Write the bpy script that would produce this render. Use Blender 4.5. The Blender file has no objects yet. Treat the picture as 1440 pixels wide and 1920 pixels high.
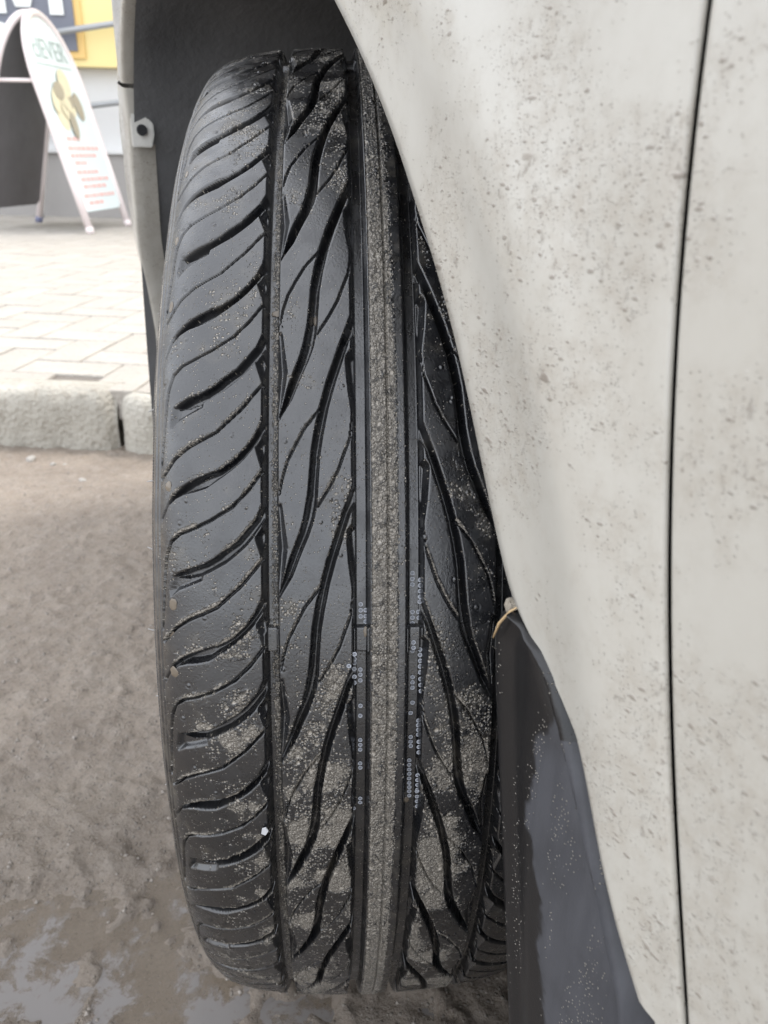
import bpy, bmesh, math, random
import numpy as np
from mathutils import Vector, Matrix, noise

random.seed(7)
RNG = np.random.default_rng(11)
SC = bpy.context.scene
COL = SC.collection
D2R = math.pi / 180.0

# ------------------------------------------------------------------ camera
YAW, PITCH, ROLL = 0.07536, 0.42762, 0.02666
cam_d = bpy.data.cameras.new('camera')
cam = bpy.data.objects.new('camera', cam_d)
COL.objects.link(cam)
_f = Vector((math.sin(YAW) * math.cos(PITCH), math.cos(YAW) * math.cos(PITCH), -math.sin(PITCH)))
_r = _f.cross(Vector((0, 0, 1))).normalized()
_u = _r.cross(_f)
_r2 = _r * math.cos(ROLL) + _u * math.sin(ROLL)
_u2 = _u * math.cos(ROLL) - _r * math.sin(ROLL)
CAMLOC = Vector((-0.02152, -0.53795, 0.54432))
cam.matrix_world = Matrix(((_r2.x, _u2.x, -_f.x, CAMLOC.x), (_r2.y, _u2.y, -_f.y, CAMLOC.y),
                           (_r2.z, _u2.z, -_f.z, CAMLOC.z), (0, 0, 0, 1)))
cam_d.sensor_fit = 'VERTICAL'
cam_d.sensor_height = 36.0
cam_d.lens = 27.75
cam_d.clip_start = 0.01
cam_d.clip_end = 400.0
cam_d.dof.use_dof = True
cam_d.dof.focus_distance = 0.315
cam_d.dof.aperture_fstop = 19.0
SC.camera = cam

# ------------------------------------------------------------------ light
SUN_EL, SUN_AZ = 58 * D2R, 62 * D2R          # azimuth clockwise from +Y: ahead and to the right
world = bpy.data.worlds.new('World')
SC.world = world
world.use_nodes = True
nt = world.node_tree
nt.nodes.clear()
w_out = nt.nodes.new('ShaderNodeOutputWorld')
w_bg = nt.nodes.new('ShaderNodeBackground')
w_bg.inputs['Strength'].default_value = 0.15
sky = nt.nodes.new('ShaderNodeTexSky')
sky.sky_type = 'NISHITA'
sky.sun_disc = False
sky.sun_elevation = SUN_EL
sky.sun_rotation = SUN_AZ
sky.dust_density = 3.0
sky.air_density = 1.0
sky.ozone_density = 1.0
# thin even cloud cover over the blue
w_tc = nt.nodes.new('ShaderNodeTexCoord')
w_n = nt.nodes.new('ShaderNodeTexNoise')
w_n.inputs['Scale'].default_value = 2.2
w_n.inputs['Detail'].default_value = 5
w_r = nt.nodes.new('ShaderNodeMapRange')
w_r.inputs['From Min'].default_value = 0.3
w_r.inputs['From Max'].default_value = 0.7
w_r.inputs['To Min'].default_value = 0.55
w_r.inputs['To Max'].default_value = 0.95
w_m = nt.nodes.new('ShaderNodeMix')
w_m.data_type = 'RGBA'
w_m.inputs[7].default_value = (8.7, 8.9, 9.3, 1)
nt.links.new(w_tc.outputs['Generated'], w_n.inputs['Vector'])
nt.links.new(w_n.outputs['Fac'], w_r.inputs['Value'])
nt.links.new(w_r.outputs['Result'], w_m.inputs[0])
nt.links.new(sky.outputs['Color'], w_m.inputs[6])
nt.links.new(w_m.outputs[2], w_bg.inputs['Color'])
nt.links.new(w_bg.outputs['Background'], w_out.inputs['Surface'])

sun_d = bpy.data.lights.new('sun', 'SUN')
sun_d.energy = 1.25
sun_d.angle = 14 * D2R
sun_d.color = (1.0, 0.95, 0.88)
sun = bpy.data.objects.new('sun', sun_d)
COL.objects.link(sun)
_sd = Vector((math.sin(SUN_AZ) * math.cos(SUN_EL), math.cos(SUN_AZ) * math.cos(SUN_EL), math.sin(SUN_EL)))
sun.rotation_euler = _sd.to_track_quat('Z', 'Y').to_euler()
sun.location = (3, 3, 6)

SC.view_settings.view_transform = 'Standard'
SC.view_settings.look = 'None'
SC.view_settings.gamma = 1.0
SC.view_settings.exposure = 1.16
SC.view_settings.use_curve_mapping = False


# ------------------------------------------------------------------ helpers
def tag(o, label=None, cat=None, group=None, kind=None):
    if label: o['label'] = label
    if cat: o['category'] = cat
    if group: o['group'] = group
    if kind: o['kind'] = kind
    return o


def empty(name, loc=(0, 0, 0), rz=0.0, parent=None):
    o = bpy.data.objects.new(name, None)
    COL.objects.link(o)
    o.location = loc
    o.rotation_euler = (0, 0, rz)
    o.empty_display_size = 0.1
    if parent: o.parent = parent
    return o


def link(name, me, mat=None, parent=None, loc=None):
    o = bpy.data.objects.new(name, me)
    COL.objects.link(o)
    if mat is not None and len(me.materials) == 0: me.materials.append(mat)
    if parent: o.parent = parent
    if loc is not None: o.location = loc
    return o


def mesh_np(name, verts, quads, smooth=True):
    me = bpy.data.meshes.new(name)
    verts = np.ascontiguousarray(verts, dtype=np.float32)
    quads = np.ascontiguousarray(quads, dtype=np.int32)
    nf, k = quads.shape
    me.vertices.add(len(verts))
    me.vertices.foreach_set('co', verts.ravel())
    me.loops.add(nf * k)
    me.loops.foreach_set('vertex_index', quads.ravel())
    me.polygons.add(nf)
    me.polygons.foreach_set('loop_start', np.arange(0, nf * k, k, dtype=np.int32))
    me.polygons.foreach_set('use_smooth', np.full(nf, smooth))
    me.update(calc_edges=True)
    return me


def grid_quads(ny, nx, flip=False):
    i = np.arange(ny - 1)[:, None] * nx + np.arange(nx - 1)[None, :]
    q = np.stack([i, i + 1, i + nx + 1, i + nx], -1).reshape(-1, 4)
    return q[:, ::-1] if flip else q


def bm_done(name, bm, smooth=False):
    bmesh.ops.recalc_face_normals(bm, faces=bm.faces)
    me = bpy.data.meshes.new(name)
    bm.to_mesh(me)
    bm.free()
    if smooth:
        me.polygons.foreach_set('use_smooth', np.ones(len(me.polygons), dtype=bool))
    return me


def bm_box(bm, x0, x1, y0, y1, z0, z1, bevel=0.0, seg=2):
    r = bmesh.ops.create_cube(bm, size=1.0)
    for v in r['verts']:
        v.co = Vector((x0 + (v.co.x + .5) * (x1 - x0), y0 + (v.co.y + .5) * (y1 - y0), z0 + (v.co.z + .5) * (z1 - z0)))
    if bevel > 0:
        es = list({e for v in r['verts'] for e in v.link_edges})
        bmesh.ops.bevel(bm, geom=es, offset=bevel, segments=seg, affect='EDGES', profile=0.5)


def bm_tube(bm, pts, rad, n=8, cap=True):
    pts = [Vector(p) for p in pts]
    rings = []
    up = Vector((0, 0, 1))
    for i, p in enumerate(pts):
        d = (pts[min(i + 1, len(pts) - 1)] - pts[max(i - 1, 0)]).normalized()
        a = d.cross(up)
        if a.length < 1e-3: a = d.cross(Vector((1, 0, 0)))
        a.normalize()
        b = d.cross(a).normalized()
        r = rad[i] if isinstance(rad, (list, tuple)) else rad
        rings.append([bm.verts.new(p + (a * math.cos(k * 2 * math.pi / n) + b * math.sin(k * 2 * math.pi / n)) * r) for k in range(n)])
    for i in range(len(rings) - 1):
        for k in range(n):
            bm.faces.new((rings[i][k], rings[i][(k + 1) % n], rings[i + 1][(k + 1) % n], rings[i + 1][k]))
    if cap:
        bm.faces.new(rings[0][::-1])
        bm.faces.new(rings[-1])


def bm_prism(bm, poly, to3, th):
    """flat outline (list of 2d) -> solid; to3(p, depth) maps to 3d"""
    a = [bm.verts.new(to3(p, 0.0)) for p in poly]
    b = [bm.verts.new(to3(p, th)) for p in poly]
    bm.faces.new(a)
    bm.faces.new(b[::-1])
    n = len(poly)
    for i in range(n):
        bm.faces.new((a[i], b[i], b[(i + 1) % n], a[(i + 1) % n]))


def vnoise(x, y, scale, seed):
    """smooth value noise on arrays, 0..1"""
    r = np.random.default_rng(seed)
    T = r.random((256, 256))
    x = x * scale + 37.3
    y = y * scale + 11.7
    xi = np.floor(x).astype(int); yi = np.floor(y).astype(int)
    fx = x - xi; fy = y - yi
    fx = fx * fx * (3 - 2 * fx); fy = fy * fy * (3 - 2 * fy)
    g = lambda a, b: T[a % 256, b % 256]
    return (g(xi, yi) * (1 - fx) + g(xi + 1, yi) * fx) * (1 - fy) + (g(xi, yi + 1) * (1 - fx) + g(xi + 1, yi + 1) * fx) * fy


def fbm(x, y, scale, seed, octv=4):
    s = 0; a = 0.5; t = 0
    for k in range(octv):
        s = s + a * vnoise(x, y, scale * 2 ** k, seed + k)
        t += a; a *= 0.5
    return s / t


def sstep(a, b, x):
    t = np.clip((x - a) / (b - a), 0, 1)
    return t * t * (3 - 2 * t)


# ------------------------------------------------------------------ materials
class NT:
    def __init__(self, name):
        self.m = bpy.data.materials.new(name)
        self.m.use_nodes = True
        self.t = self.m.node_tree
        self.b = self.t.nodes['Principled BSDF']

    def n(self, typ, **kw):
        nd = self.t.nodes.new('ShaderNode' + typ)
        for k, v in kw.items(): setattr(nd, k, v)
        return nd

    def l(self, a, b): self.t.links.new(a, b)

    def put(self, sock, v):
        if isinstance(v, bpy.types.NodeSocket): self.l(v, sock)
        else: sock.default_value = v

    def coord(self, kind='Object'):
        return self.n('TexCoord').outputs[kind]

    def attr(self, name, out='Fac'):
        nd = self.n('Attribute'); nd.attribute_name = name
        return nd.outputs[out]

    def mapping(self, v, scale=(1, 1, 1), rot=(0, 0, 0)):
        nd = self.n('Mapping'); self.l(v, nd.inputs['Vector'])
        nd.inputs['Scale'].default_value = scale; nd.inputs['Rotation'].default_value = rot
        return nd.outputs[0]

    def noise(self, v, scale, detail=3, rough=0.55, dist=0.0, out='Fac'):
        nd = self.n('TexNoise'); self.l(v, nd.inputs['Vector'])
        nd.inputs['Scale'].default_value = scale; nd.inputs['Detail'].default_value = detail
        nd.inputs['Roughness'].default_value = rough; nd.inputs['Distortion'].default_value = dist
        return nd.outputs[out]

    def voro(self, v, scale, feature='F1', out='Distance', rnd=1.0):
        nd = self.n('TexVoronoi'); nd.feature = feature; self.l(v, nd.inputs['Vector'])
        nd.inputs['Scale'].default_value = scale; nd.inputs['Randomness'].default_value = rnd
        return nd.outputs[out]

    def math(self, op, a, b=0.0, c=None, clamp=False):
        nd = self.n('Math', operation=op, use_clamp=clamp)
        self.put(nd.inputs[0], a); self.put(nd.inputs[1], b)
        if c is not None: self.put(nd.inputs[2], c)
        return nd.outputs[0]

    def rng(self, v, a, b, c=0.0, d=1.0, smooth=True):
        nd = self.n('MapRange'); nd.interpolation_type = 'SMOOTHSTEP' if smooth else 'LINEAR'
        self.put(nd.inputs['Value'], v)
        for k, x in zip(('From Min', 'From Max', 'To Min', 'To Max'), (a, b, c, d)): self.put(nd.inputs[k], x)
        return nd.outputs['Result']

    def mix(self, f, a, b):
        nd = self.n('Mix', data_type='RGBA')
        self.put(nd.inputs[0], f); self.put(nd.inputs[6], a); self.put(nd.inputs[7], b)
        return nd.outputs[2]

    def bump(self, h, dist, strength=1.0, prev=None):
        nd = self.n('Bump'); self.l(h, nd.inputs['Height'])
        nd.inputs['Distance'].default_value = dist; nd.inputs['Strength'].default_value = strength
        if prev is not None: self.l(prev, nd.inputs['Normal'])
        return nd.outputs[0]

    def done(self, color=None, rough=None, normal=None, **kw):
        if color is not None: self.put(self.b.inputs['Base Color'], color)
        if rough is not None: self.put(self.b.inputs['Roughness'], rough)
        if normal is not None: self.l(normal, self.b.inputs['Normal'])
        for k, v in kw.items(): self.put(self.b.inputs[k.replace('_', ' ')], v)
        return self.m


def rgb(r, g, b): return (r, g, b, 1.0)


def mat_rubber():
    m = NT('tyre_rubber')
    tc = m.attr('tread_space', 'Vector')       # metres across / along the tread
    mud = m.attr('mud')
    film = m.attr('film')
    warp = m.noise(tc, 260, 2, out='Color')
    va = m.n('VectorMath', operation='MULTIPLY_ADD')
    m.l(warp, va.inputs[0]); va.inputs[1].default_value = (.0012, .0012, .0012); m.l(tc, va.inputs[2])
    wtc = va.outputs[0]
    g1 = m.voro(wtc, 900)                       # grains about 1.5 mm
    g2 = m.voro(wtc, 1700)
    n1 = m.noise(tc, 210, 4, 0.65)
    n2 = m.noise(tc, 1500, 2)
    csep = m.n('SeparateColor'); m.l(m.voro(wtc, 900, out='Color'), csep.inputs[0]); cellr = csep.outputs[0]
    # grain exists where the mud amount beats the noise
    thr = m.math('ADD', m.math('MULTIPLY', n1, 0.55), m.math('MULTIPLY', cellr, 0.62))
    has = m.rng(m.math('SUBTRACT', mud, thr), -0.12, 0.08)
    dome = m.math('MAXIMUM', m.rng(g1, 0.62, 0.12, 0, 1), m.math('MULTIPLY', m.rng(g2, 0.6, 0.1, 0, 1), 0.55))
    g3 = m.voro(wtc, 420)
    c3 = m.n('SeparateColor'); m.l(m.voro(wtc, 420, out='Color'), c3.inputs[0])
    big = m.math('MULTIPLY', m.rng(g3, .55, .15), m.rng(m.math('ADD', m.math('MULTIPLY', c3.outputs[0], .6), m.math('MULTIPLY', m.math('MINIMUM', mud, .75), .5)), .80, .88))
    grain = m.math('MAXIMUM', m.math('MULTIPLY', has, dome), big)
    # sparse fine specks everywhere, and scuffs along the running direction
    g4 = m.voro(wtc, 1350)
    c4 = m.n('SeparateColor'); m.l(m.voro(wtc, 1350, out='Color'), c4.inputs[0])
    speck = m.math('MULTIPLY', m.rng(g4, .42, .20), m.rng(m.math('ADD', c4.outputs[0], m.math('MULTIPLY', m.noise(tc, 60, 4, .7), .30)), 1.045, 1.07))
    grain = m.math('MAXIMUM', grain, m.math('MULTIPLY', speck, .75))
    scuff = m.rng(m.noise(m.mapping(tc, (1, .22, 1), (0, 0, .5)), 420, 5, .75), .54, .72)
    # colours
    rub = m.mix(m.noise(tc, 90, 4, .6), rgb(.0050, .0055, .0068), rgb(.0120, .0125, .0145))
    filmc = m.mix(m.noise(tc, 300, 4, .7), rgb(.022, .020, .017), rgb(.150, .131, .10))
    filmf = m.math('MULTIPLY', film, m.rng(m.noise(tc, 120, 5, .7), .38, .75), clamp=True)
    c1 = m.mix(filmf, rub, filmc)
    cn = m.math('MULTIPLY', m.math('SUBTRACT', m.noise(wtc, 230, 6, .72), .5), 1.5)
    crust = m.rng(m.math('ADD', mud, cn), .74, 1.02)
    c1 = m.mix(m.math('MULTIPLY', scuff, m.rng(m.noise(tc, 45, 4, .6), .42, .68, 0, .55)), c1, rgb(.060, .056, .050))
    crustc = m.mix(m.noise(tc, 520, 5, .75), rgb(.030, .0265, .022), rgb(.285, .252, .205))
    c1 = m.mix(m.math('MULTIPLY', crust, .88), c1, crustc)
    mudc = m.mix(n2, rgb(.15, .134, .112), rgb(.46, .418, .355))
    c2 = m.mix(m.rng(grain, .12, .55), c1, mudc)
    h = m.math('ADD', m.math('MULTIPLY', grain, .85), m.math('ADD', m.math('MULTIPLY', m.noise(tc, 900, 4, .65), .17), m.math('MULTIPLY', crust, m.math('MULTIPLY_ADD', m.noise(tc, 480, 4, .7), .7, .2))))
    nb = m.bump(h, .0010, 1.0)
    # fine saw-tooth ring moulded on the outer shoulder
    sp = m.n('SeparateXYZ'); m.l(tc, sp.inputs[0])
    saw = m.math('SINE', m.math('MULTIPLY', m.math('ADD', sp.outputs[1], m.math('MULTIPLY', sp.outputs[0], .6)), 2 * math.pi / .0014))
    ringm = m.math('MULTIPLY', m.rng(sp.outputs[0], -.0905, -.0915), m.rng(sp.outputs[0], -.0975, -.0965))
    nb = m.bump(m.math('MULTIPLY', saw, ringm), .0004, 1.0, nb)
    rough = m.math('ADD', m.rng(m.noise(tc, 70, 4, .6), .34, .66, .13, .40), m.math('MULTIPLY', grain, .06))
    rough = m.math('ADD', rough, m.math('MULTIPLY', filmf, .25), clamp=True)
    rough = m.math('ADD', rough, m.math('MULTIPLY', crust, .35), clamp=True)
    return m.done(c2, rough, nb, Specular_IOR_Level=.9, Coat_Weight=.22, Coat_Roughness=.20)


def mat_paint(name='dirty_white_paint'):
    m = NT(name)
    tc = m.coord()
    big = m.noise(tc, 13, 3, .6)
    mid = m.noise(tc, 42, 4, .65)
    zone = m.rng(m.math('ADD', m.math('MULTIPLY', big, .6), m.math('MULTIPLY', mid, .55)), .45, .64)
    def spots(scale, stretch, size, dens, seedrot):
        v = m.mapping(tc, (1, stretch, 1), (seedrot, 0, .35))
        wv = m.n('VectorMath', operation='MULTIPLY_ADD')
        m.l(m.noise(v, scale * 1.7, 2, out='Color'), wv.inputs[0])
        wv.inputs[1].default_value = (.5 / scale,) * 3; m.l(v, wv.inputs[2])
        d = m.voro(wv.outputs[0], scale)
        rnd = m.voro(wv.outputs[0], scale, out='Color')
        sep = m.n('SeparateColor'); m.l(rnd, sep.inputs[0])
        on = m.rng(m.math('ADD', m.math('MULTIPLY', sep.outputs[0], .62), m.math('MULTIPLY', zone, .42)), 1 - dens, 1 - dens + .06)
        sz = m.math('MULTIPLY', m.math('MULTIPLY_ADD', sep.outputs[1], .8, .35), size)
        blob = m.rng(m.math('DIVIDE', d, sz), 1.0, .35)
        return m.math('MULTIPLY', on, blob)
    s1 = spots(1500, .7, .46, .38, .2)
    s2 = spots(640, .5, .42, .27, .9)
    s3 = spots(260, .45, .34, .105, 1.7)
    s5 = m.math('MULTIPLY', m.rng(m.noise(m.mapping(tc, (1, .8, .6), (.5, 0, 0)), 330, 5, .75), .58, .70), m.rng(zone, .35, .95))
    s4 = m.math('MULTIPLY', m.rng(m.noise(tc, 900, 4, .8), .60, .74), m.rng(zone, .1, .8))
    dirt = m.math('MAXIMUM', m.math('MAXIMUM', m.math('MULTIPLY', s1, .55), m.math('MULTIPLY', s2, .75)),
                  m.math('MAXIMUM', m.math('MULTIPLY', s3, .95), m.math('MAXIMUM', m.math('MULTIPLY', s4, .6), m.math('MULTIPLY', s5, .6))))
    base = m.mix(mid, rgb(.47, .452, .405), rgb(.425, .407, .362))
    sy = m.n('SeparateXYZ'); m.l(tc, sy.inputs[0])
    zone = m.math('ADD', zone, m.rng(sy.outputs[1], -.27, -.46, 0, .22), clamp=True)  # shading toward the door is painted in as extra dirt colour
    dirt_shade = m.math('MULTIPLY', zone, m.rng(m.noise(tc, 160, 5, .75), .3, .75, 0, .46))
    c = m.mix(dirt_shade, base, rgb(.30, .255, .20))
    c = m.mix(m.math('MULTIPLY', dirt, .9, clamp=True), c, rgb(.20, .17, .14))
    h = m.math('ADD', m.math('MULTIPLY', dirt, 1.0), m.math('MULTIPLY', m.noise(tc, 700, 3), .12))
    nb = m.bump(h, .0005, .6)
    rough = m.rng(m.math('ADD', dirt, dirt_shade), 0, 1, .30, .8)
    return m.done(c, rough, nb, Coat_Weight=.35, Coat_Roughness=.12)


def mat_simple(name, col, rough=.5, var=.15, scale=40, bump=0.0, bscale=200, metallic=0.0, spec=.5):
    m = NT(name)
    tc = m.coord()
    f = m.noise(tc, scale, 5, .65)
    a = tuple(min(1, c * (1 + var)) for c in col) + (1,)
    b = tuple(c * (1 - var) for c in col) + (1,)
    c = m.mix(f, b, a)
    nb = m.bump(m.noise(tc, bscale, 4, .6), bump) if bump > 0 else None
    rr = m.rng(m.noise(tc, scale * 1.7, 3), .3, .7, max(0, rough - .07), min(1, rough + .07))
    return m.done(c, rr, nb, Metallic=metallic, Specular_IOR_Level=spec)


def mat_flap():
    m = NT('black_flap_plastic')
    tc = m.coord()
    stain = m.attr('stain')
    n = m.noise(tc, 60, 5, .65)
    e1 = m.math('MULTIPLY', m.math('SUBTRACT', m.noise(tc, 42, 3, .5), .5), .80)
    e2 = m.math('MULTIPLY', m.math('SUBTRACT', m.noise(tc, 260, 3, .6), .5), .20)
    e = m.rng(m.math('ADD', stain, m.math('ADD', e1, e2)), .45, .57)
    streak = m.noise(m.mapping(tc, (1, 1, .08), (0, 0, 0)), 170, 3, .6)
    sc = m.mix(streak, rgb(.040, .042, .049), rgb(.080, .082, .092))
    base = m.mix(n, rgb(.007, .007, .008), rgb(.013, .0125, .013))
    c = m.mix(m.math('MULTIPLY', e, m.rng(m.noise(tc, 45, 4), .2, .7, .55, 1.0)), base, sc)
    g = m.voro(tc, 900)
    band = m.noise(m.mapping(tc, (1, 1, .12)), 90, 2, .5)
    vs = m.n('SeparateColor'); m.l(m.voro(tc, 900, out='Color'), vs.inputs[0])
    on = m.rng(m.math('ADD', m.math('MULTIPLY', vs.outputs[0], .7), m.math('MULTIPLY', m.rng(band, .42, .68), .42)), .80, .86)
    sp = m.math('MULTIPLY', on, m.rng(g, .30, .12))
    c = m.mix(sp, c, rgb(.42, .39, .34))
    nb = m.bump(m.math('ADD', sp, m.math('MULTIPLY', m.noise(tc, 1400, 2), .08)), .0008, .9)
    return m.done(c, m.math('MULTIPLY_ADD', e, .22, .30), nb)


def mat_road():
    m = NT('wet_muddy_asphalt')
    tc = m.coord()
    n1 = m.noise(tc, 9, 5, .6)
    n2 = m.noise(tc, 55, 5, .7)
    n3 = m.noise(tc, 260, 5, .78)
    wet = m.attr('wet')
    c = m.mix(m.rng(n1, .3, .7), rgb(.215, .176, .140), rgb(.285, .238, .192))
    c = m.mix(m.rng(n2, .40, .7, 0, .45), c, rgb(.33, .29, .25))
    c = m.mix(m.rng(n3, .50, .70, 0, .8), c, rgb(.062, .05, .041))
    gr = m.voro(tc, 300)
    gsel = m.n('SeparateColor'); m.l(m.voro(tc, 300, out='Color'), gsel.inputs[0])
    gs = m.math('MULTIPLY', m.rng(gr, .45, .2), m.rng(gsel.outputs[0], .80, .86))
    c = m.mix(m.math('MULTIPLY', gs, .5), c, rgb(.34, .32, .29))
    c = m.mix(m.math('MULTIPLY', wet, .35), c, rgb(.085, .068, .05))
    h = m.math('ADD', m.math('MULTIPLY', n2, .8), m.math('ADD', m.math('MULTIPLY', n3, .5), m.math('MULTIPLY', gs, .35)))
    nb = m.bump(h, .0046, 1.0)
    rough = m.rng(m.math('ADD', m.math('MULTIPLY', n2, .5), m.math('MULTIPLY', wet, .5)), .2, .8, .66, .24)
    return m.done(c, rough, nb)


def mat_water():
    m = NT('puddle_water')
    tc = m.coord()
    nb = m.bump(m.noise(tc, 60, 3), .0006, .6)
    sp = m.n('SeparateXYZ'); m.l(tc, sp.inputs[0])
    more = m.rng(sp.outputs[1], -.06, -.20, 0, .16)
    pale_patch = m.rng(m.math('ADD', m.noise(tc, 30, 6, .66, .25), more), .56, .70)  # paler patches, growing toward the near edge
    c = m.mix(pale_patch, rgb(.175, .138, .10), rgb(.205, .190, .180))
    m.b.inputs['IOR'].default_value = 1.33
    return m.done(c, m.rng(pale_patch, 0, 1, .10, .3), nb, Alpha=m.rng(pale_patch, 0, 1, .50, .80))


def mat_concrete(name, c0, c1, dark, scale=1.0):
    m = NT(name)
    tc = m.coord()
    n1 = m.noise(tc, 8 * scale, 5, .65)
    n2 = m.noise(tc, 70 * scale, 5, .7)
    sp = m.voro(tc, 110 * scale)
    c = m.mix(m.rng(n1, .3, .7), c0, c1)
    c = m.mix(m.rng(n2, .5, .72, 0, .7), c, dark)
    oi = m.n('ObjectInfo')
    c = m.mix(m.math('MULTIPLY', oi.outputs['Random'], .30), c, dark)
    nb = m.bump(m.math('ADD', n2, m.math('MULTIPLY', sp, .5)), .006, 1.0)
    return m.done(c, .85, nb)


M = {}
M['rubber'] = mat_rubber()
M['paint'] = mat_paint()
M['flange'] = mat_simple('flange_paint', (.58, .57, .53), .5, .18, 90, .0004, 300)
M['liner'] = mat_simple('dusty_liner_plastic', (.145, .147, .150), .75, .30, 30, .001, 160)
M['dark'] = mat_simple('shade_black', (.012, .012, .014), .6, .2, 60)  # black for the shade behind the door gap and in the screw hole
M['flap'] = mat_flap()
M['rim'] = mat_simple('wheel_alloy', (.45, .45, .46), .35, .1, 40, metallic=.8)
M['mud'] = mat_simple('dried_mud', (.30, .265, .215), .85, .3, 300, .0008, 900)
M['mud_water'] = mat_simple('muddy_water', (.135, .11, .082), .10, .2, 350)
M['ring'] = mat_simple('grey_marking_ink', (.40, .42, .46), .45, .1, 600)
M['ring_fill'] = mat_simple('grey_marking_fill', (.17, .18, .205), .45, .1, 600)
M['hair'] = mat_simple('pale_rubber_hair', (.33, .32, .31), .5, .1, 300)
M['straw'] = mat_simple('dry_straw', (.50, .36, .20), .6, .2, 500)
M['road'] = mat_road()
M['water'] = mat_water()
M['kerb'] = mat_concrete('kerb_concrete', rgb(.40, .380, .33), rgb(.53, .508, .45), rgb(.22, .19, .15))
M['paver'] = mat_concrete('paver_concrete', rgb(.375, .348, .310), rgb(.435, .405, .362), rgb(.30, .272, .235), .6)
M['joint'] = mat_simple('joint_sand', (.17, .15, .13), .9, .25, 60, .002, 300)
M['pebble'] = mat_simple('pebble_stone', (.42, .40, .37), .7, .25, 120, .001, 400)


# ------------------------------------------------------------------ tyre heightfield
R_T, ZC = 0.305, 0.293
PU = np.array([0, .02, .04, .055, .065, .072, .078, .083, .087, .0905, .094, .0965, .0975, .097, .090, .081])
PR = np.array([.305, .3047, .3035, .3018, .3000, .2980, .2952, .2915, .2865, .279, .266, .252, .240, .215, .198, .192])
# resample half profile smoothly by arc length (Catmull-like via repeated averaging)
_t = np.concatenate([[0], np.cumsum(np.hypot(np.diff(PU), np.diff(PR)))])
_td = np.linspace(0, _t[-1], 900)
_ud = np.interp(_td, _t, PU); _rd = np.interp(_td, _t, PR)
for _ in range(3):
    k = np.ones(31) / 31
    _ud = np.convolve(np.concatenate([2 * _ud[0] - _ud[15:0:-1], _ud, 2 * _ud[-1] - _ud[-2:-17:-1]]), k, 'valid')
    _rd = np.convolve(np.concatenate([_rd[15:0:-1], _rd, 2 * _rd[-1] - _rd[-2:-17:-1]]), k, 'valid')
_td = np.concatenate([[0], np.cumsum(np.hypot(np.diff(_ud), np.diff(_rd)))])
T_MAX = _td[-1]


def profile(t):
    """signed arc length -> u, r, normal(u, r)"""
    s = np.sign(t); a = np.abs(t)
    u = np.interp(a, _td, _ud); r = np.interp(a, _td, _rd)
    e = .0006
    du = np.interp(np.minimum(a + e, T_MAX), _td, _ud) - np.interp(np.maximum(a - e, 0), _td, _ud)
    dr = np.interp(np.minimum(a + e, T_MAX), _td, _rd) - np.interp(np.maximum(a - e, 0), _td, _rd)
    dr = np.where(a < e, 0, dr)
    ln = np.hypot(du, dr) + 1e-12
    return s * u, r, s * (-dr) / ln, du / ln


PER = 360 / 29.0                   # pattern pitch in degrees
MM = 5.32                          # mm of tread per degree
A_UP = [(-43.8, 45.72), (-46.6, 44.98), (-47.2, 44.24), (-49.5, 43.31), (-52.8, 42.47), (-57.9, 41.52), (-62.9, 40.94), (-68.1, 40.63), (-74.0, 40.17), (-77.6, 39.78), (-81.3, 39.14), (-85.4, 37.57)]
A_LO = [(-85.7, 36.92), (-81.9, 38.47), (-78.9, 38.95), (-75.6, 39.21), (-71.3, 39.37), (-66.8, 39.62), (-60.0, 40.5), (-56.1, 41.06), (-52.7, 41.64), (-49.0, 42.48), (-43.9, 43.88)]
B_UP = [(-43.9, 39.82), (-46.4, 38.98), (-46.8, 38.42), (-48.9, 37.49), (-52.1, 36.75), (-56.0, 35.89), (-61.0, 35.23), (-64.1, 34.75), (-68.7, 34.27), (-74.7, 33.92), (-79.0, 33.56), (-80.7, 33.3)]
B_LO = [(-79.4, 32.99), (-74.4, 33.05), (-70.4, 33.23), (-65.2, 33.72), (-59.6, 34.31), (-55.9, 34.87), (-52.0, 35.54), (-49.1, 36.2), (-43.9, 37.6)]
B_EXT = [(-67.9, 33.71), (-75.3, 33.54), (-80.7, 33.39), (-81.9, 32.25), (-81.6, 31.72), (-78.0, 32.28), (-73.7, 32.64), (-68.6, 33.06)]
CH_A = [(-49.2, 42.57), (-46.4, 40.83), (-43.9, 40.83), (-43.8, 44.06)]
CH_B = [(-49.3, 36.29), (-46.5, 34.63), (-43.9, 34.63), (-43.9, 37.78)]
I_L = [(-10.9, 40.37), (-13.3, 39.8), (-15.6, 38.59), (-17.6, 37.57), (-19.9, 36.26), (-22.7, 34.67), (-25.1, 32.99), (-26.9, 31.4), (-28.3, 29.81), (-28.9, 28.31), (-29.6, 26.8), (-31.0, 25.29), (-32.6, 24.16), (-34.4, 23.3), (-36.2, 22.35), (-39.2, 20.73), (-41.3, 19.58)]
I_R = [(-41.3, 19.0), (-39.5, 19.67), (-35.2, 21.02), (-32.1, 22.54), (-29.1, 23.87), (-27.2, 24.92), (-26.0, 26.05), (-25.5, 27.75), (-24.9, 29.44), (-23.6, 31.03), (-21.6, 32.9), (-19.0, 34.68), (-16.3, 36.27), (-13.9, 37.76), (-10.9, 38.6)]
CH_I = [(-38.9, 38.54), (-36.7, 35.48), (-39.4, 31.94), (-41.6, 32.03), (-41.6, 38.53)]
CH_C = [(-15.6, 36.64), (-14.6, 34.31), (-12.8, 31.89), (-10.5, 31.89), (-10.5, 37.67)]
S_A = [(-45.8, 47.1), (-54.0, 45.22), (-63.4, 43.6), (-73.9, 42.64), (-79.3, 41.91), (-85.1, 40.54)]
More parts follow.
